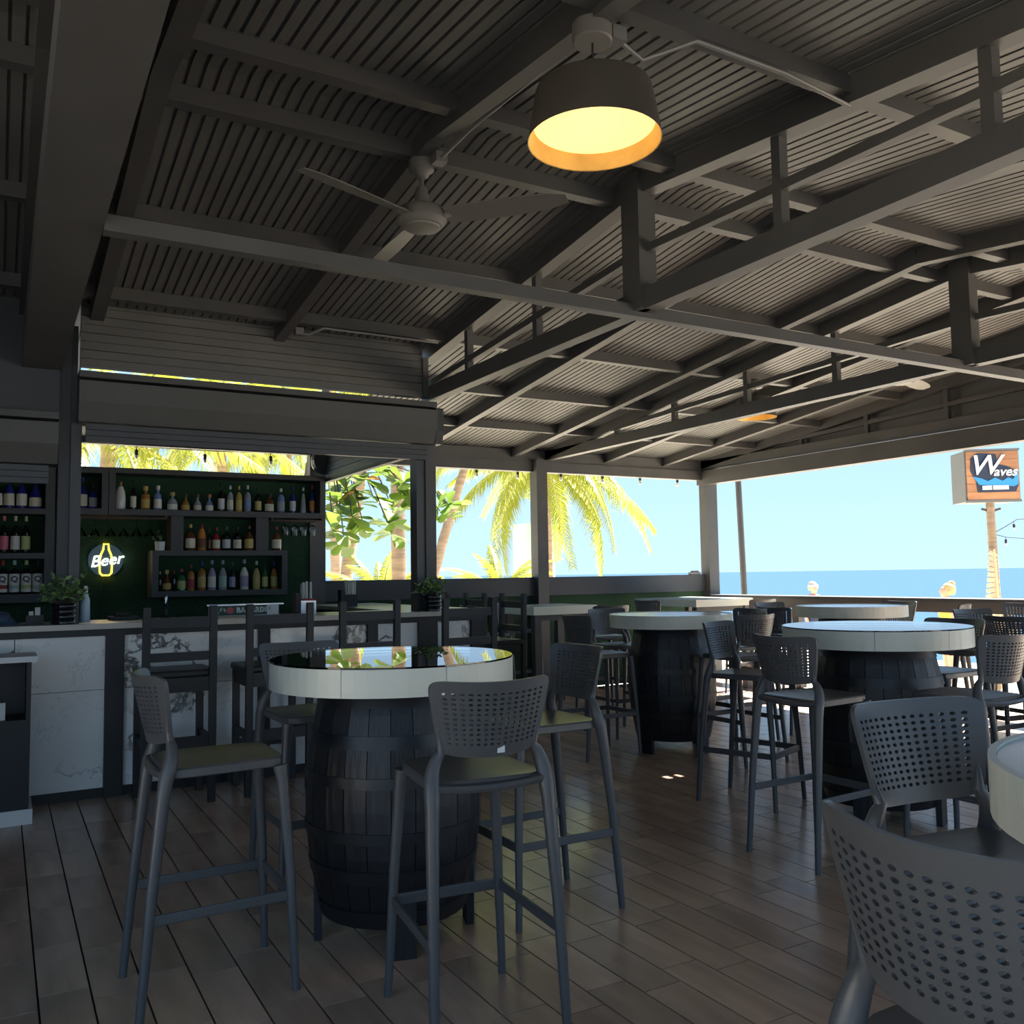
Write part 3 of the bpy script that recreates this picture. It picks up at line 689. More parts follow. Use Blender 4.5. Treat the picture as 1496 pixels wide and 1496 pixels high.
row([(100+x/S, h/S, r, s_, g, l, c) for x, h, r, s_, g, l, c in [(531,112,.022,'std','dark',None,'silver'),(570,120,.048,'round','brown','gold','gold'),(612,118,.022,'std','dark',None,'red'),(654,124,.048,'std','green','lime','red'),(707,150,.044,'std','amber','red','brown'),(770,168,.046,'std','amber','yellow','blue'),(828,174,.046,'tall','purple','white','purple'),(890,174,.046,'tall','clear','teal','purple'),(945,164,.036,'tall','dark','purple','brown'),(1013,178,.050,'tall','white','purple','purple'),(1083,168,.044,'tall','yellow','yellow','silver'),(1132,160,.036,'tall','green','lime','dark'),(1184,164,.042,'tall','amber','yellow','blue')]], 1.30, 'low shelf box', 'its plant end', rk=.84)
row([(100+(x-0)/6.233-100, h, r, s_, g, l, c) for x, h, r, s_, g, l, c in [(-30,44,.05,'tall','dark','white','dark'),(80,44,.05,'tall','blue','cream','pink'),(195,44,.05,'tall','blue','white','blue'),(322,43,.060,'squat','blue','cream','blue')]], 2.059, 'tall shelf\'s upper board', 'its outer end', SY+.12, rk=.84)
row([(x/3.117, 50, .044, 'tall', g, l, c) for x, g, l, c in [(-28,'dark','pink','red'),(20,'dark','pink','pink'),(72,'dark','white','cream'),(120,'dark','lime','lime')]], 1.663, 'tall shelf\'s middle board', 'its outer end', SY+.12, rk=.84)
q_me = text_mesh('Q', .07, .0006, 0, .002); q_me.materials.append(m_navy)
row([(x/3.117, 45, .050, 'std', 'dark', l, c) for x, l, c in [(-36,'pink','pink'),(18,'red','red'),(72,'teal','teal'),(126,'lime','lime'),(178,'silver','dark')]], 1.301, 'tall shelf\'s lowest board', 'its outer end', SY+.12, rk=.84, mark=q_me)

# hanging glasses
def rack(x0, x1, label):
    t = thing('glass_rack', label, 'glass rack', ((x0+x1)/2, 9.11, 1.985)); w = (x1-x0)/2
    for k in range(5): MB().box(-w, w, -.11+k*.05, -.09+k*.05, 0, .012).build('rail', m_branch, t)
    for a in (-w, w-.02): MB().box(a, a+.02, -.11, .11, .012, .031).build('bracket', m_branch, t)
rack(.54, 1.38, 'wooden hanging rail for stemmed glasses under the short shelf box'); rack(2.365, 2.90, 'wooden hanging rail for stemmed glasses under the end of the long top shelf')
def hang(px, kind, label, y=9.085):
    t = thing('hanging_glass', label, 'glass', (px2x(px, y), y, 1.985), group='stemmed glasses hanging from the racks')
    if kind == 'm': MB().lathe([(.034,.0145),(.034,.0125),(.004,.018),(.004,-.085),(.050,-.165),(.048,-.165),(.003,-.09)], 16, cap=False).build('bowl', m_clear, t, True)
    else: MB().lathe([(.032,.0145),(.032,.0125),(.004,.018),(.004,-.03),(.034,-.05),(.040,-.09),(.032,-.145),(.031,-.145),(.038,-.09)], 16, cap=False).build('bowl', m_clear, t, True)
for i, px in enumerate((119,139,162,181,200,219)): hang(px, 'm', 'martini glass hanging upside down over the neon sign, %s from the bar column' % ORD[i])
for i, px in enumerate((417,430,443,456)): hang(px, 'w', 'wine glass hanging upside down beyond the lone brown bottle, %s from that bottle' % ORD[i])

# neon sign
ns = thing('neon_sign', 'round clear neon sign reading Beer over a yellow bottle outline', 'neon sign', (.882, 9.354, 1.604))
MB().lathe([(.155, -.003), (.155, .003)], 40).build('disc', m_clear, ns).rotation_euler = (PI/2, 0, 0)
mn_y = mat('yellow neon tube', (1,.7,.05), .4, emit=(1.0,.62,.03), estr=1.2); mn_w = mat('white neon tube', (1,1,1), .4, emit=(1,.97,.92), estr=1.2)
bo = [(-.052,-.12),(-.055,.0),(-.045,.05),(-.024,.10),(-.02,.152),(.02,.152),(.024,.10),(.045,.05),(.055,.0),(.052,-.12),(.03,-.145),(-.03,-.145),(-.052,-.12)]
MB().tube([(x, -.014, z) for x, z in bo], .0075, 8).build('bottle_outline', mn_y, ns, True)
tm = text_mesh('Beer', .15, .003, .35, .0); o = place(tm, 'lettering', mn_w, ns); o.rotation_euler = (PI/2, math.radians(-8), 0); o.location = (0, -.03, -.005)
MB().tube([(0, .0, -.15), (-.02, -.01, -.30), (-.06, -.05, -.45), (-.05, -.10, -.624)], .003, 6).build('power_cord', m_cord, ns)

# things on the counter
def bush(name, label, x, y, z, pr, ph, fr, nleaf, potm, ribs, seed, lz=1.0):
    rnd = random.Random(seed); t = thing(name, label, 'potted plant', (x, y, z), group='potted plants')
    prof = [(pr*.86, 0)]
    if ribs:
        for k in range(ribs): prof += [(pr*1.0, ph*(k+.25)/ribs), (pr*1.0, ph*(k+.7)/ribs), (pr*.93, ph*(k+.95)/ribs)]
    else: prof += [(pr, ph)]
    prof += [(pr*.9, ph), (pr*.85, ph*.9), (.001, ph*.9)]
    MB().lathe(prof, 20).build('pot', potm, t, True)
    st = MB()
    lf = MB().add([(0,0,0),(.35,.3,.06),(.42,.65,.04),(0,1,-.05),(-.42,.65,.04),(-.35,.3,.06),(0,.5,.0)], [(0,1,6),(1,2,6),(2,3,6),(3,4,6),(4,5,6),(5,0,6)])
    lm = lf.mesh('leaf'); lm.materials.append(m_herb)
    ns_ = max(6, nleaf//9)
    for k in range(ns_):
        a = rnd.uniform(0, 2*PI); e_ = rnd.uniform(.15, 1.35); d = Vector((math.cos(a)*math.cos(e_), math.sin(a)*math.cos(e_), math.sin(e_)*lz))
        if d.y > 0: d.y *= .3
        if ribs == 0 and d.x > 0: d.x *= .25
        p0 = Vector((d.x*pr*.3, d.y*pr*.3, ph*.9)); p1 = p0+d*fr*rnd.uniform(.75, 1.1)
        st.tube([p0, (p0+p1)/2+Vector((0,0,.01)), p1], [.003,.0025,.0015], 5)
        for q in range(nleaf//ns_):
            f_ = rnd.uniform(.35, 1.0); o = bpy.data.objects.new('leaf', lm); C.objects.link(o); o.parent = t
            o.location = p0.lerp(p1, f_); s_ = fr*rnd.uniform(.18, .30); o.scale = (s_*.6, s_, s_)
            o.rotation_euler = (rnd.uniform(-.3, 1.1), rnd.uniform(-.6, .6), rnd.uniform(0, 2*PI))
    st.build('stems', m_branch, t)
m_pot = mat('black glazed pot', (.010,.011,.014), .15)
bush('potted_plant', 'bushy green plant in a black ribbed pot on the counter near the neon sign', .37, 6.50, CT, .072, .135, .19, 285, m_pot, 4, 3)
bush('potted_plant', 'round bushy plant in a black ribbed pot at the counter corner post', 2.965, 6.47, CT, .075, .13, .15, 260, m_pot, 4, 5)
bush('potted_plant', 'tiny green plant in a white pot on the end of the low shelf box', 1.325, SY+.07, 1.686, .048, .085, .095, 60, m_white, 0, 9)
t = thing('spray_bottle', 'pale blue plastic bottle standing beside the black ribbed pot', 'bottle', (.515, 6.78, CT))
MB().lathe([(.03,0),(.033,.01),(.030,.15),(.016,.19),(.014,.205)], 16).build('body', mat('pale blue plastic', (.50,.62,.74), .35), t, True); MB().lathe([(.016,.2),(.016,.225),(.012,.245)], 12).build('cap', m_white, t, True)
t = thing('card_holder', 'small black box with white cards between the blue cloth and the ribbed pot', 'card holder', (.21, 6.66, CT)); MB().box(-.05,.05,-.04,.04,0,.06).build('box', m_blackpaint, t)
MB().box(-.035,-.01,-.03,.03,.06,.085).build('cards', m_paper, t); MB().box(.0,.03,-.03,.03,.06,.11).build('cards', m_paper, t)
cl = MB(); pr = random.Random(4)
NU, NV = 14, 12
for i in range(NV+1):
    for j in range(NU):
        a = 2*PI*j/NU; f_ = i/NV; r = math.sin(f_*PI/2+.0001); k = 1+.13*math.sin(3*a+i*.6)
        cl.v.append((.13*r*k*math.cos(a), .09*r*k*math.sin(a), .085*math.cos(f_*PI/2)*(1+.2*math.sin(5*a+2*f_))))
for i in range(NV):
    for j in range(NU): cl.f.append((i*NU+j, i*NU+(j+1) % NU, (i+1)*NU+(j+1) % NU, (i+1)*NU+j))
tag(cl.build('cloth', mat('denim blue cloth', (.06,.10,.16), .9, var=.3, scale=20), None, True, loc=(-.02, 6.72, CT)), 'crumpled dark blue cloth lying on the counter', 'cloth')
t = thing('power_box', 'flat black power box on the counter under the neon sign', 'power box', (.78, 6.98, CT)); MB().box(-.10,.10,-.05,.05,0,.025).build('box', m_blackpaint, t, bevel=.004); MB().box(-.06,.04,-.03,.03,.025,.05).build('adapter', m_cord, t, bevel=.004)
t = thing('beer_tap', 'small dark beer tap behind the first ladder-back chair', 'tap', (1.07, 7.02, CT)); MB().lathe([(.035,0),(.035,.01),(.014,.02),(.014,.10),(.01,.105)], 12).build('column', m_cord, t, True); MB().tube([(0,0,.09),(.0,-.05,.10),(0,-.07,.07)], .009, 8).build('spout', m_cord, t, True); MB().lathe([(.008,.10),(.014,.15),(.006,.17)], 10).build('handle', m_chrome, t, True)
t = thing('bar_tray', 'white steel bar tray with green leaf print and red rum badge reading BACARDI', 'bar tray', (1.63, 6.95, CT))
MB().box(-.25,.25,-.02,.10,0,.078).build('box', m_white, t); MB().box(-.25,.16,-.0208,-.0201,.004,.076).build('printed_panel', mat('dark green print', (.03,.07,.05), .5), t); MB().box(-.29,.28,-.05,.14,.078,.088).build('lid', m_chrome, t)
pr = random.Random(2); lg = mat('leaf print green', (.35,.45,.36), .6)
for k in range(9):
    lp_ = MB().prism([(-.010,0),(0,.022),(.010,0),(0,-.022)], 0, .001).build('leaf_print', lg, t); lp_.location = (-.24+.028*k if k < 4 else -.05+.05*(k-4)+.03, -.0212, .025+.028*pr.random()); lp_.rotation_euler = (PI/2, pr.uniform(-1, 1), 0)
bd_ = MB().lathe([(.026,0),(.026,.001)], 24).build('badge', mat('badge red', (.55,.10,.09), .5), t); bd_.location = (-.115, -.0215, .04); bd_.rotation_euler = (PI/2, 0, 0)
o = place(text_mesh('BACARDI', .054, 0.0005, 0, .0015, 'LEFT'), 'lettering', m_white, t); o.rotation_euler = (PI/2, 0, 0); o.location = (-.07, -.0215, .04)
def straws(x, y, label, band, sd):
    t = thing('straw_holder', label, 'straw holder', (x, y, CT)); rnd = random.Random(sd)
    MB().box(-.06,.06,-.05,.05,0,.11).build('box', m_chrome if band else m_blackpaint, t)
    MB().box(-.063,.063,-.053,.053,.10,.115).build('rim', lm_('red') if band else m_blackpaint, t)
    MB().box(-.10,-.064,-.05,.05,0,.16).build('side_bin', m_blackpaint, t)
    for k in range(26):
        xx, yy = rnd.uniform(-.045,.05), rnd.uniform(-.035,.035); MB().tube([(xx,yy,.08),(xx+rnd.uniform(-.012,.012),yy,.24+rnd.uniform(-.012,.012))], .0035, 6).build('straw', m_paper, t)
straws(2.10, 6.93, 'steel straw holder with red rim, full of paper straws beside the bar tray', True, 1); straws(2.90, 8.2, 'black straw holder full of paper straws on the side counter', False, 2)

# ------------------------------------------------------------------ lamps, fans, conduits
def lamp(x, y, zc, zr_, r, label):
    t = thing('pendant_lamp', label, 'pendant lamp', (x, y, zc), group='drum pendant lamps')
    d = zr_-zc
    MB().lathe([(.065,-.035),(.07,-.03),(.07,.03),(.05,.04)], 24).build('canopy', m_fan, t, True)
    MB().tube([(0,0,-.03),(.0,0,d+.18)], .004, 6).build('cord', m_cord, t)
    MB().lathe([(r*.82,d+.185),(r*.865,d+.18),(r*.885,d+.165),(r,d+.0)], 48, cap=False).build('shade', m_lampout, t, True)
    MB().lathe([(.001,d+.184),(r*.83,d+.184)], 48, cap=False).build('shade_top', m_lampout, t, True)
    MB().lathe([(r*.875,d+.16),(r*.985,d+.002),(r,d)], 48, cap=False).build('lining', m_lampin, t, True)
    md = mat('lit amber diffuser', (.9,.75,.4), .5, emit=(1.0,.60,.20), estr=.30, var=0)
    MB().lathe([(.001,d+.05),(r*.5,d+.051),(r*.91,d+.058),(r*.91,d+.075)], 48, cap=False).build('diffuser', md, t, True)
lamp(1.76, 2.46, 3.285, 2.895, .232, 'bronze drum pendant lamp with glowing amber diffuser hanging above the floor')
lamp(6.22, 6.17, 3.178, 2.86, .19, 'small bronze drum pendant lamp glowing beyond the trusses')
def fan(x, y, zc, zm, angs, L_, label):
    t = thing('ceiling_fan', label, 'ceiling fan', (x, y, zc), group='grey ceiling fans'); d = zm-zc
    MB().lathe([(.02,-.085),(.035,-.075),(.04,-.06),(.062,-.045),(.065,.0),(.05,.015)], 24).build('canopy', m_fan, t, True)
    MB().tube([(0,0,-.07),(0,0,d+.12)], .012, 10).build('rod', m_fan, t)
    MB().lathe([(.025,d+.16),(.032,d+.13),(.04,d+.06)], 20).build('neck', m_fan, t, True)
    MB().lathe([(.05,d+.065),(.11,d+.05),(.122,d+.03),(.122,d-.01),(.10,d-.035),(.09,d-.036),(.085,d-.045),(.05,d-.05),(.001,d-.052)], 32).build('motor', m_fan, t, True)
    for a in angs:
        b = MB(); n = 8
        for i in range(n+1):
            f_ = i/n; r = .13+(L_-.13)*f_; w = .05+.012*math.sin(f_*PI) - (.02*max(0, f_-.85)/.15); tw = -.38*(1-f_*.4); zz = d+.005
            for s in (-1, 1):
                for h in (-.003, .003): b.v.append((r, s*w, zz+s*w*math.tan(tw)*.9+h))
        for i in range(n):
            q = i*4; b.f += [(q, q+2, q+6, q+4), (q+1, q+5, q+7, q+3), (q, q+4, q+5, q+1), (q+2, q+3, q+7, q+6)]
        b.f += [(0,1,3,2), (n*4, n*4+2, n*4+3, n*4+1)]
        bl = b.build('blade', m_fan, t); bl.rotation_euler = (0, 0, a)
        MB().bar((.09,0,d+.0), (.16,0,d+.005), .05, .012).build('blade_bracket', m_fan, t).rotation_euler = (0, 0, a)
fan(1.765, 3.93, 3.44, 3.147, [math.atan2(-.25,-.67), math.atan2(-.57,.54), math.atan2(.64,.03)], .73, 'grey three-blade ceiling fan hanging from the rafter before the drum lamp')
fan(6.90, 5.07, 3.328, 3.08, [.3, .3+2*PI/3, .3+4*PI/3], .62, 'grey three-blade ceiling fan beyond the second king post')
def conduit(pts, label):
    t = thing('conduit', label, 'conduit', pts[0], group='grey conduits on the roof frame'); p0 = Vector(pts[0])
    MB().tube([Vector(p)-p0 for p in pts], .009, 8).build('pipe', m_conduit, t, True)
    MB().box(-.03,.03,-.03,.03,-.02,.03).build('junction_box', m_conduit, t)
conduit([(1.815,3.83,3.42),(1.815,3.5,3.425),(1.815,2.7,3.37),(1.815,2.52,3.345)], 'straight grey conduit running along the rafter from fan to drum lamp')
conduit([(1.84,6.27,3.17),(1.90,6.22,3.15),(2.0,6.18,3.198),(2.4,6.18,3.198),(2.9,6.18,3.196)], 'bent grey conduit on the lowest purlin above the bar cladding')
conduit([(1.855,2.455,3.295),(1.98,2.46,3.25),(2.15,2.36,3.317),(2.6,2.36,3.317),(2.958,2.36,3.28)], 'loose grey cable looping from the drum lamp along the purlin')

# ------------------------------------------------------------------ string lights
def string(pts, bulbs, label, drop=.10, r=.022):
    t = thing('string_lights', label, 'string lights', pts[0]); p0 = Vector(pts[0])
    MB().tube([Vector(p)-p0 for p in pts], .005, 6).build('cable', m_cord, t)
    for b in bulbs:
        b = Vector(b)-p0
        sk = MB().tube([b, b+Vector((0,0,-drop))], .004, 6); sk.lathe([(.016,0),(.018,.05),(.006,.06)], 10, tuple(b+Vector((0,0,-drop-.05)))); sk.build('socket', m_cord, t)
        MB().lathe([(.002,-r*2.6),(r*.8,-r*2.1),(r,-r*1.3),(.014,0)], 12, tuple(b+Vector((0,0,-drop-.05)))).build('bulb', m_bulb, t, True)
bx = [4.93, 5.50, 6.13, 6.77, 7.38, 8.02]
string([(3.1,9.456,2.80)]+[(x, 9.456, 2.78) for x in bx]+[(8.45,9.456,2.82)], [(x, 9.456, 2.78) for x in bx], 'string of clear bulbs hanging below the back eave')
string([(.5,9.434,2.74),(1.15,9.434,2.725),(1.8,9.434,2.715),(2.47,9.434,2.73),(2.88,9.434,2.74)], [(1.15,9.434,2.725),(1.8,9.434,2.715),(2.47,9.434,2.73)], 'string of dark-socketed bulbs across the leafy transom', .04, .016)

# ------------------------------------------------------------------ outside: palms, almond tree, pillar, sign, people
def frond_mesh(L_, droop, seed, lw=.045, ll=.55):
    rnd = random.Random(seed); b = MB(); pts = []; n = 16
    for i in range(n+1):
        f_ = i/n; pts.append(Vector((L_*(f_-.12*f_*f_*droop), 0, L_*(.35*f_-droop*.75*f_*f_))))
    r = MB(); r.tube(pts, [.028*(1-.85*i/n)+.004 for i in range(n+1)], 5)
    N = 58
    for k in range(N):
        f_ = .12+.86*k/(N-1); i = min(int(f_*n), n-1); p = pts[i].lerp(pts[i+1], f_*n-i); d = (pts[i+1]-pts[i]).normalized()
        l_ = ll*(.45+.55*math.sin(PI*min(1, f_*1.05)))*rnd.uniform(.85, 1.1)*(1.1-.35*f_)
        for s in (-1, 1):
            dr = (d*.75+Vector((0, s*.85, 0))+Vector((0, 0, -.15-.35*rnd.random()))).normalized()
            dn = Vector((0, 0, -1)); mid = p+dr*l_*.5; tip = p+dr*l_*.92+dn*l_*(.25+.3*rnd.random())
            wv = d*lw*.5
            b.add([p-wv*.6, p+wv*.6, mid+wv, mid-wv, tip], [(0,1,2,3), (3,2,4)])
    return b, r
FR = []
for i, (L_, dr) in enumerate(((3.0,.9),(3.0,1.25),(2.8,.6))):
    b, r = frond_mesh(L_, dr, 10+i)
    me = b.mesh('leaflets'); me.materials.append(m_frond); mr_ = r.mesh('rachis'); mr_.materials.append(m_rachis); FR.append((me, mr_))
def palm(x, y, zc, label, base=(0,0), sc=1.0, nf=16, seed=0, r0=.15, elev=(-.5,.9), skirt=0):
    rnd = random.Random(seed); t = thing('palm_tree', label, 'palm tree', (x+base[0], y+base[1], -.55), group='coconut palms')
    top = Vector((-base[0], -base[1], zc+.55)); pts = []; rad = []
    n = 26 if zc > 1.5 else 4
    for i in range(n+1):
        f_ = i/n; pts.append(Vector((top.x*f_**1.25, top.y*f_**1.25, top.z*f_))); rad.append((r0*(1.15-.4*f_))*(1.0 if i % 2 else .93))
    MB().tube(pts, rad, 10).build('trunk', m_trunk, t, True)
    for k in range(nf):
        a = 2*PI*k/nf*1.618*nf/ max(1, nf) + rnd.uniform(-.2, .2) if False else k*2.39996+rnd.uniform(-.15, .15)
        me, mr_ = FR[k % 3]; e_ = elev[0]+(elev[1]-elev[0])*((k+.5)/nf)
        o = place(me, 'frond', None, t); o.location = top; o.rotation_euler = Euler((rnd.uniform(-.25,.25), -e_, a), 'XYZ'); s_ = sc*rnd.uniform(.85, 1.1); o.scale = (s_, s_, s_)
        q = place(mr_, 'rachis', None, o)
palm(15.0, 24.0, 5.0, 'full yellow-green palm with drooping fronds behind the middle column', (.3,.5), 1.45, 30, 1, .17, (-.75,.75))
palm(8.78, 16.5, 4.86, 'palm with slender leaning trunk crossing the sky beside the bar post', (-1.69,-.1), .72, 16, 2, .105, (-.6,.8))
palm(13.3, 40.0, 10.7, 'palm trunk right beside the back column of the bar', (.4,.5), 1.7, 14, 3, .26)
palm(8.44, 22.0, 6.0, 'palm with pale ringed trunk leaning behind the sea almond leaves', (-.96,.0), .9, 14, 4, .165)
palm(5.57, 13.5, 4.6, 'palm with straight stout trunk behind the low yellow palm', (.08,.08), .62, 14, 5, .127)
palm(1.35, 14.2, 3.5, 'palm crown filling the transom above the white bottle', (.0,.3), .9, 20, 6, .14)
palm(3.9, 19.0, 4.65, 'palm crown filling the transom above the tall black bottle', (.25,.4), 1.05, 22, 7, .17)
palm(8.1, 29.0, 5.92, 'palm crown filling the transom above the blue bottles', (.35,.5), 1.3, 24, 17, .22)
palm(7.3, 18.6, .66, 'low yellow palm sprouting behind the straight stout trunk', (0,0), .65, 16, 8, .12, (.3,1.2))
palm(10.8, 19.5, .68, 'low young palm under the leaning trunk', (0,0), .65, 14, 9, .12, (.3,1.25))
# sea almond
at = thing('sea_almond_tree', 'broad-leaved sea almond branches hanging outside the bar side opening', 'tree', (3.6, 11.9, -.55))
lfm = MB(); cols = [(.0,.015),(.25,.10),(.55,.22),(.8,.27),(.95,.17),(1.0,.02)]
for f_, w in cols: lfm.v += [(w, f_, .05*w/.27+.05*f_*(1-f_)), (0, f_, 0.12*f_*(1-f_)), (-w, f_, .05*w/.27+.05*f_*(1-f_))]
for i in range(5):
    q = i*3; lfm.f += [(q, q+1, q+4, q+3), (q+1, q+2, q+5, q+4)]
lme = lfm.mesh('leaf'); lme.materials.append(m_leaf); lme2 = lfm.mesh('leaf_dry'); lme2.materials.append(m_leafred)
MB().tube([(0,0,0),(-.1,.1,2.0),(.1,0,3.6),(.3,-.1,4.8)], [.14,.11,.09,.05], 10).build('trunk', m_branch, at, True)
rnd = random.Random(12)
def unpx(px, py, Y):
    d = _RIGHT*(px-748)+_DOWN*(py-748)+_FWD*1310; return Vector((0,0,CAM_H))+d*(Y/d.y)
base_ = Vector((3.6, 11.9, -.55))
for cx, cy, n_ in ((492,735,10),(505,715,10),(520,735,10),(535,700,10),(545,725,8),(487,775,9),(503,790,7),(530,765,9),(568,765,9),(575,745,8),(590,705,10),(600,720,8),(555,690,8),(572,780,7),(598,740,7),(578,683,5),(515,755,7),(640,742,9),(657,738,8),(650,755,6)):
    Yc = 11.6+rnd.uniform(-.5,.5); c_ = unpx(cx, cy, Yc)-base_
    hub = Vector((.2+.35*(c_.x-.2), -.05, 3.9+rnd.uniform(-.3,.3))); mid = hub.lerp(c_, .6)+Vector((0,0,.18))
    MB().tube([Vector((.12,0,3.5)), hub, mid, c_], [.03,.018,.012,.007], 6).build('branch', m_branch, at, True)
    for k in range(n_):
        dry = rnd.random() < .06; o = place(lme2 if dry else lme, 'leaf', None, at); o.location = c_; s_ = rnd.uniform(.26, .40); o.scale = (s_, s_, s_)
        o.rotation_euler = (rnd.uniform(-.9, .9), rnd.uniform(-.5, .5), k*2.4+rnd.uniform(-.3,.3))
mp_ = thing('concrete_pillar', 'pale mint concrete pillar standing behind the palm', 'pillar', (17.1, 28.3, -.55))
MB().box(-.6,.6,-.5,.5,0,3.7).build('shaft', m_mint, mp_); MB().box(-.64,.64,-.54,.54,3.7,3.82).build('cap', m_mint, mp_)
# sign on pole
sg = thing('pole_sign', 'wooden box sign reading Waves on a brown pole by the sea', 'sign', (12.50, 7.83, -.55), math.radians(-36))
def SGz(z): return z+.55
MB().tube([(0,0,0),(.01,0,1.2),(-.01,0,SGz(2.36))], [.075,.065,.055], 10).build('pole', m_trunk, sg, True)
for s in (-1,1): MB().bar((0,0,SGz(2.22)), (s*.13,0,SGz(2.26)), .03, .03).build('bracket', m_branch, sg)
bx_ = MB().box(-.38,.37,-.11,.40,SGz(2.36),SGz(3.10)).build('box', m_signgrey, sg)
for k in range(6): MB().box(-.36,.355,-.13,-.112,SGz(2.38+k*.118),SGz(2.38+k*.118+.114)).build('board', m_wood, sg)
for s, a, b in ((0,(-.385,.375),(2.345,2.38)),(1,(-.385,.375),(3.09,3.12))): MB().box(a[0],a[1],-.14,-.10,SGz(b[0]),SGz(b[1])).build('frame_strip', m_signgrey, sg)
def wave_poly(n, y0):
    top_ = [(-.28+.66*i/n, y0+.03+.022*math.sin(i*1.15)) for i in range(n+1)]; return [(-.28, y0-.03)]+[(.34, y0-.04)][::1]+top_[::-1]
o = MB().prism([(-.22,2.49),(.30,2.49),(.345,2.60),(.33,2.78),(.20,2.86),(.06,2.90),(.05,3.04),(-.20,3.06),(-.30,2.98),(-.31,2.80),(-.24,2.66)], .131, .14, Matrix.Rotation(PI/2, 4, 'X')).build('outline_board', m_navy, sg); o.location = (0, 0, .55)
o = MB().prism([(-.20,2.60),(.28,2.57),(.335,2.60),(.335,2.76),(.31,2.79),(.27,2.76),(.29,2.70),(.26,2.67),(.2,2.70),(.12,2.65),(.02,2.70),(-.08,2.65),(-.16,2.69),(-.28,2.72)], .141, .149, Matrix.Rotation(PI/2, 4, 'X')).build('wave', m_aqua, sg); o.location = (0, 0, .55)
for xa, xb in ((-.16,-.03),(-.015,.20)): MB().box(xa,xb,-.152,-.146,SGz(2.525),SGz(2.585)).build('name_plate', m_white, sg)
o = place(text_mesh('W', .40, .006, .3, .004), 'lettering', m_white, sg); o.rotation_euler = (PI/2,0,0); o.location = (-.13,-.158,SGz(2.87))
o = place(text_mesh('aves', .185, .006, .3, .003), 'lettering', m_white, sg); o.rotation_euler = (PI/2,0,0); o.location = (.155,-.158,SGz(2.78))
pf = thing('dried_palm_leaf', 'dried palm leaf tied upright to the foot of the sign pole', 'palm leaf', (12.40, 7.72, -.55), math.radians(-36))
for k in range(16):
    f_ = k/15; MB().bar((0,0,1.10+1.02*f_), (-.24+.14*f_,.0,.98+1.20*f_), .008, .06).build('leaflet', mat('dried leaf', (.50,.44,.30), .8, var=.2), pf)
    if k < 10: MB().bar((.02,0,1.05+.75*f_), (.28-.25*f_,.0,.92+.70*f_), .008, .06).build('leaflet', mat('dried leaf', (.50,.44,.30), .8), pf)
MB().tube([(0,0,0),(0,0,1.2),(-.03,0,2.22)], [.03,.025,.015], 8).build('stem', mat('dried leaf stem', (.62,.50,.30), .8), pf, True)
P0 = Vector((12.52, 7.82, 0))
def sgp(r_, z): return (12.52+_RIGHT.x*r_, 7.82+_RIGHT.y*r_, z)
string([sgp(.03,1.92), sgp(.18,2.0), sgp(.35,2.10), sgp(.7,2.11), sgp(1.4,2.1)], [sgp(.30,2.07), sgp(.62,2.11), sgp(1.0,2.105)], 'upper run of bulbs strung off the sign pole', .04, .014)
string([sgp(.03,1.88), sgp(.2,1.84), sgp(.45,1.82), sgp(1.4,1.81)], [sgp(.17,1.845), sgp(.5,1.818), sgp(.9,1.815)], 'lower run of bulbs strung off the sign pole', .04, .014)

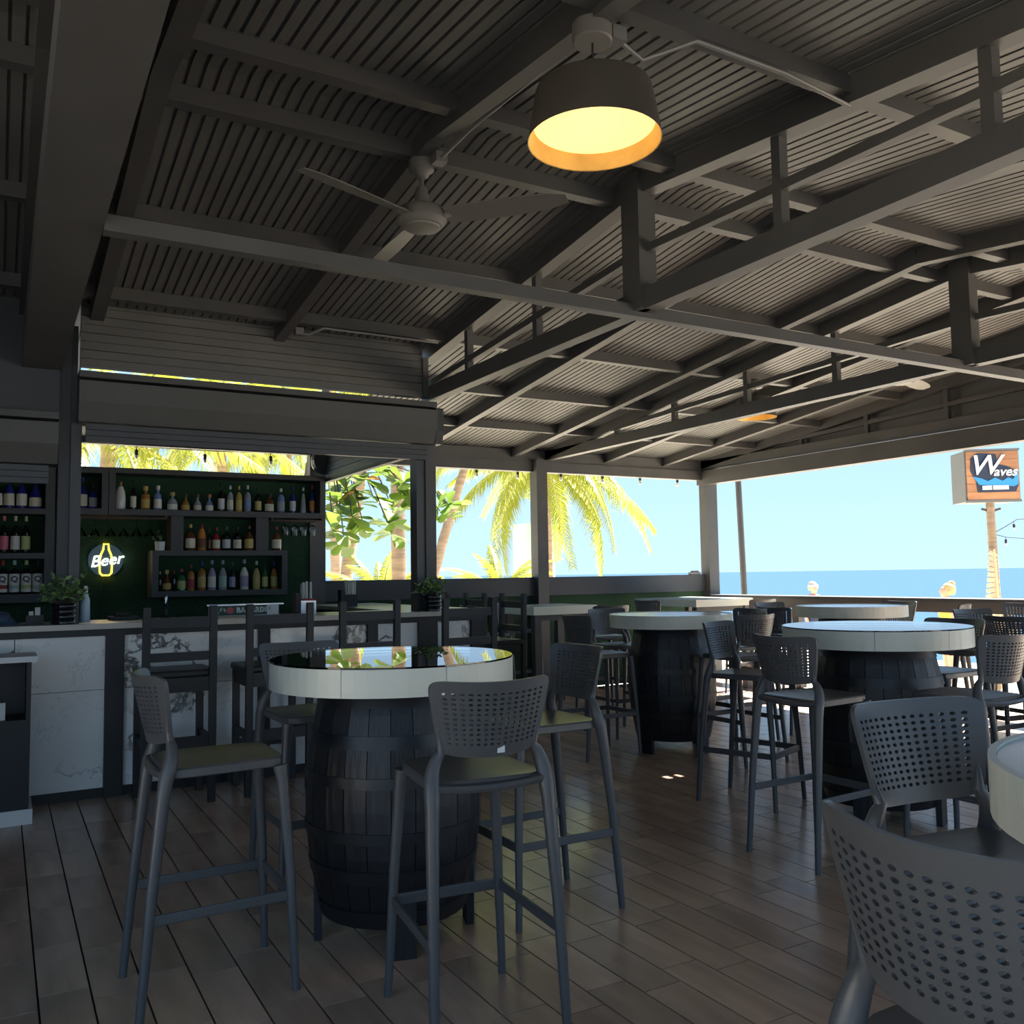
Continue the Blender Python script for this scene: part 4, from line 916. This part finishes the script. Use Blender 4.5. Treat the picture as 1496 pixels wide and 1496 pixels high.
# people on the beach
def person(x, y, rz, hair, top, label, bun, band):
    t = thing('person', label, 'person', (x, y, -.55), rz)
    J = dict(pel=(0,0,.93), sp=(0,.0,1.12), ch=(0,.0,1.30), nk=(0,.0,1.43), nk2=(0,.015,1.49), jaw=(0,.045,1.535), hd=(0,.02,1.60), cr=(0,.0,1.66),
             sl=(-.16,0,1.385), el=(-.21,-.02,1.12), wl=(-.20,.07,.90), hl=(-.195,.10,.82), sr=(.16,0,1.385), er=(.21,-.02,1.12), wr=(.20,.07,.90), hr=(.195,.10,.82),
             tl=(-.09,0,.86), kl=(-.10,.02,.49), al=(-.10,-.02,.09), fl=(-.11,.13,.03), tr=(.09,0,.86), kr=(.10,.02,.49), ar=(.10,-.02,.09), fr=(.11,.13,.03))
    Rr = dict(pel=.14, sp=.12, ch=.135, nk=.06, nk2=.05, jaw=.066, hd=.088, cr=.075, sl=.062, el=.042, wl=.03, hl=.036, sr=.062, er=.042, wr=.03, hr=.036, tl=.085, kl=.055, al=.036, fl=.03, tr=.085, kr=.055, ar=.036, fr=.03)
    E_ = [('pel','sp'),('sp','ch'),('ch','nk'),('nk','nk2'),('nk2','jaw'),('jaw','hd'),('hd','cr'),('ch','sl'),('sl','el'),('el','wl'),('wl','hl'),('ch','sr'),('sr','er'),('er','wr'),('wr','hr'),('pel','tl'),('tl','kl'),('kl','al'),('al','fl'),('pel','tr'),('tr','kr'),('kr','ar'),('ar','fr')]
    ks = list(J); me = bpy.data.meshes.new('body'); me.from_pydata([J[k] for k in ks], [(ks.index(a), ks.index(b)) for a, b in E_], []); me.materials.append(m_skin)
    o = bpy.data.objects.new('body', me); C.objects.link(o); o.parent = t
    o.modifiers.new('skin', 'SKIN'); 
    if not me.skin_vertices: me.attributes
    for i, k in enumerate(ks):
        sv_ = me.skin_vertices[0].data[i]; sv_.radius = (Rr[k], Rr[k]*(.75 if k in ('pel','sp','ch') else 1)); sv_.use_root = (k == 'pel')
    sb = o.modifiers.new('sub', 'SUBSURF'); sb.levels = 2; sb.render_levels = 2
    MB().lathe([(.150,.98),(.150,1.12),(.168,1.30),(.175,1.37),(.11,1.44),(.072,1.455)], 24, cap=False).build('shirt', top, t, True).scale = (1.08,.84,1)
    MB().lathe([(.15,1.0),(.17,.86),(.165,.74)], 24, cap=False).build('shorts', m_navy, t, True).scale = (1.05,.86,1)
    hb = MB(); prof = [(.001,.112),(.055,.098),(.092,.05),(.102,.0),(.096,-.05),(.075,-.09)]
    hb.lathe(prof, 20, (0,-.034,1.618)); hb.build('hair', hair, t, True)
    MB().add([(-.012,.105,1.60),(.012,.105,1.60),(0,.13,1.578),(0,.108,1.568),(0,.10,1.625)], [(0,1,4),(0,2,4),(1,2,4),(0,3,2),(1,3,2)]).build('nose', m_skin, t)
    for s in (-1,1):
        MB().lathe([(.001,-.006),(.009,0),(.001,.006)], 8, (s*.035,.093,1.612)).build('eye', m_navy, t)
        MB().lathe([(.001,-.03),(.014,-.01),(.016,.01),(.001,.03)], 8, (s*.098,.0,1.595)).build('ear', m_skin, t)
    MB().box(-.022,.022,.098,.106,1.545,1.551).build('mouth', m_pink, t)
    if bun: MB().lathe([(.001,-.05),(.045,-.03),(.056,.0),(.045,.035),(.001,.05)], 14, (0,-.075,1.71)).build('hair_bun', hair, t, True)
    if band: MB().lathe([(.106,-.018),(.108,.0),(.100,.03)], 20, (0,-.010,1.63), cap=False).build('headband', m_white, t, True)
person(13.22, 9.09, math.radians(55), m_blond, m_yellow, 'person in a yellow top with blond hair in a bun, standing on the beach', True, False)
person(15.0, 13.4, math.radians(160), m_grayhair, m_pink, 'person with a white headband standing on the beach farther off', False, True)
bpy.context.view_layer.update()
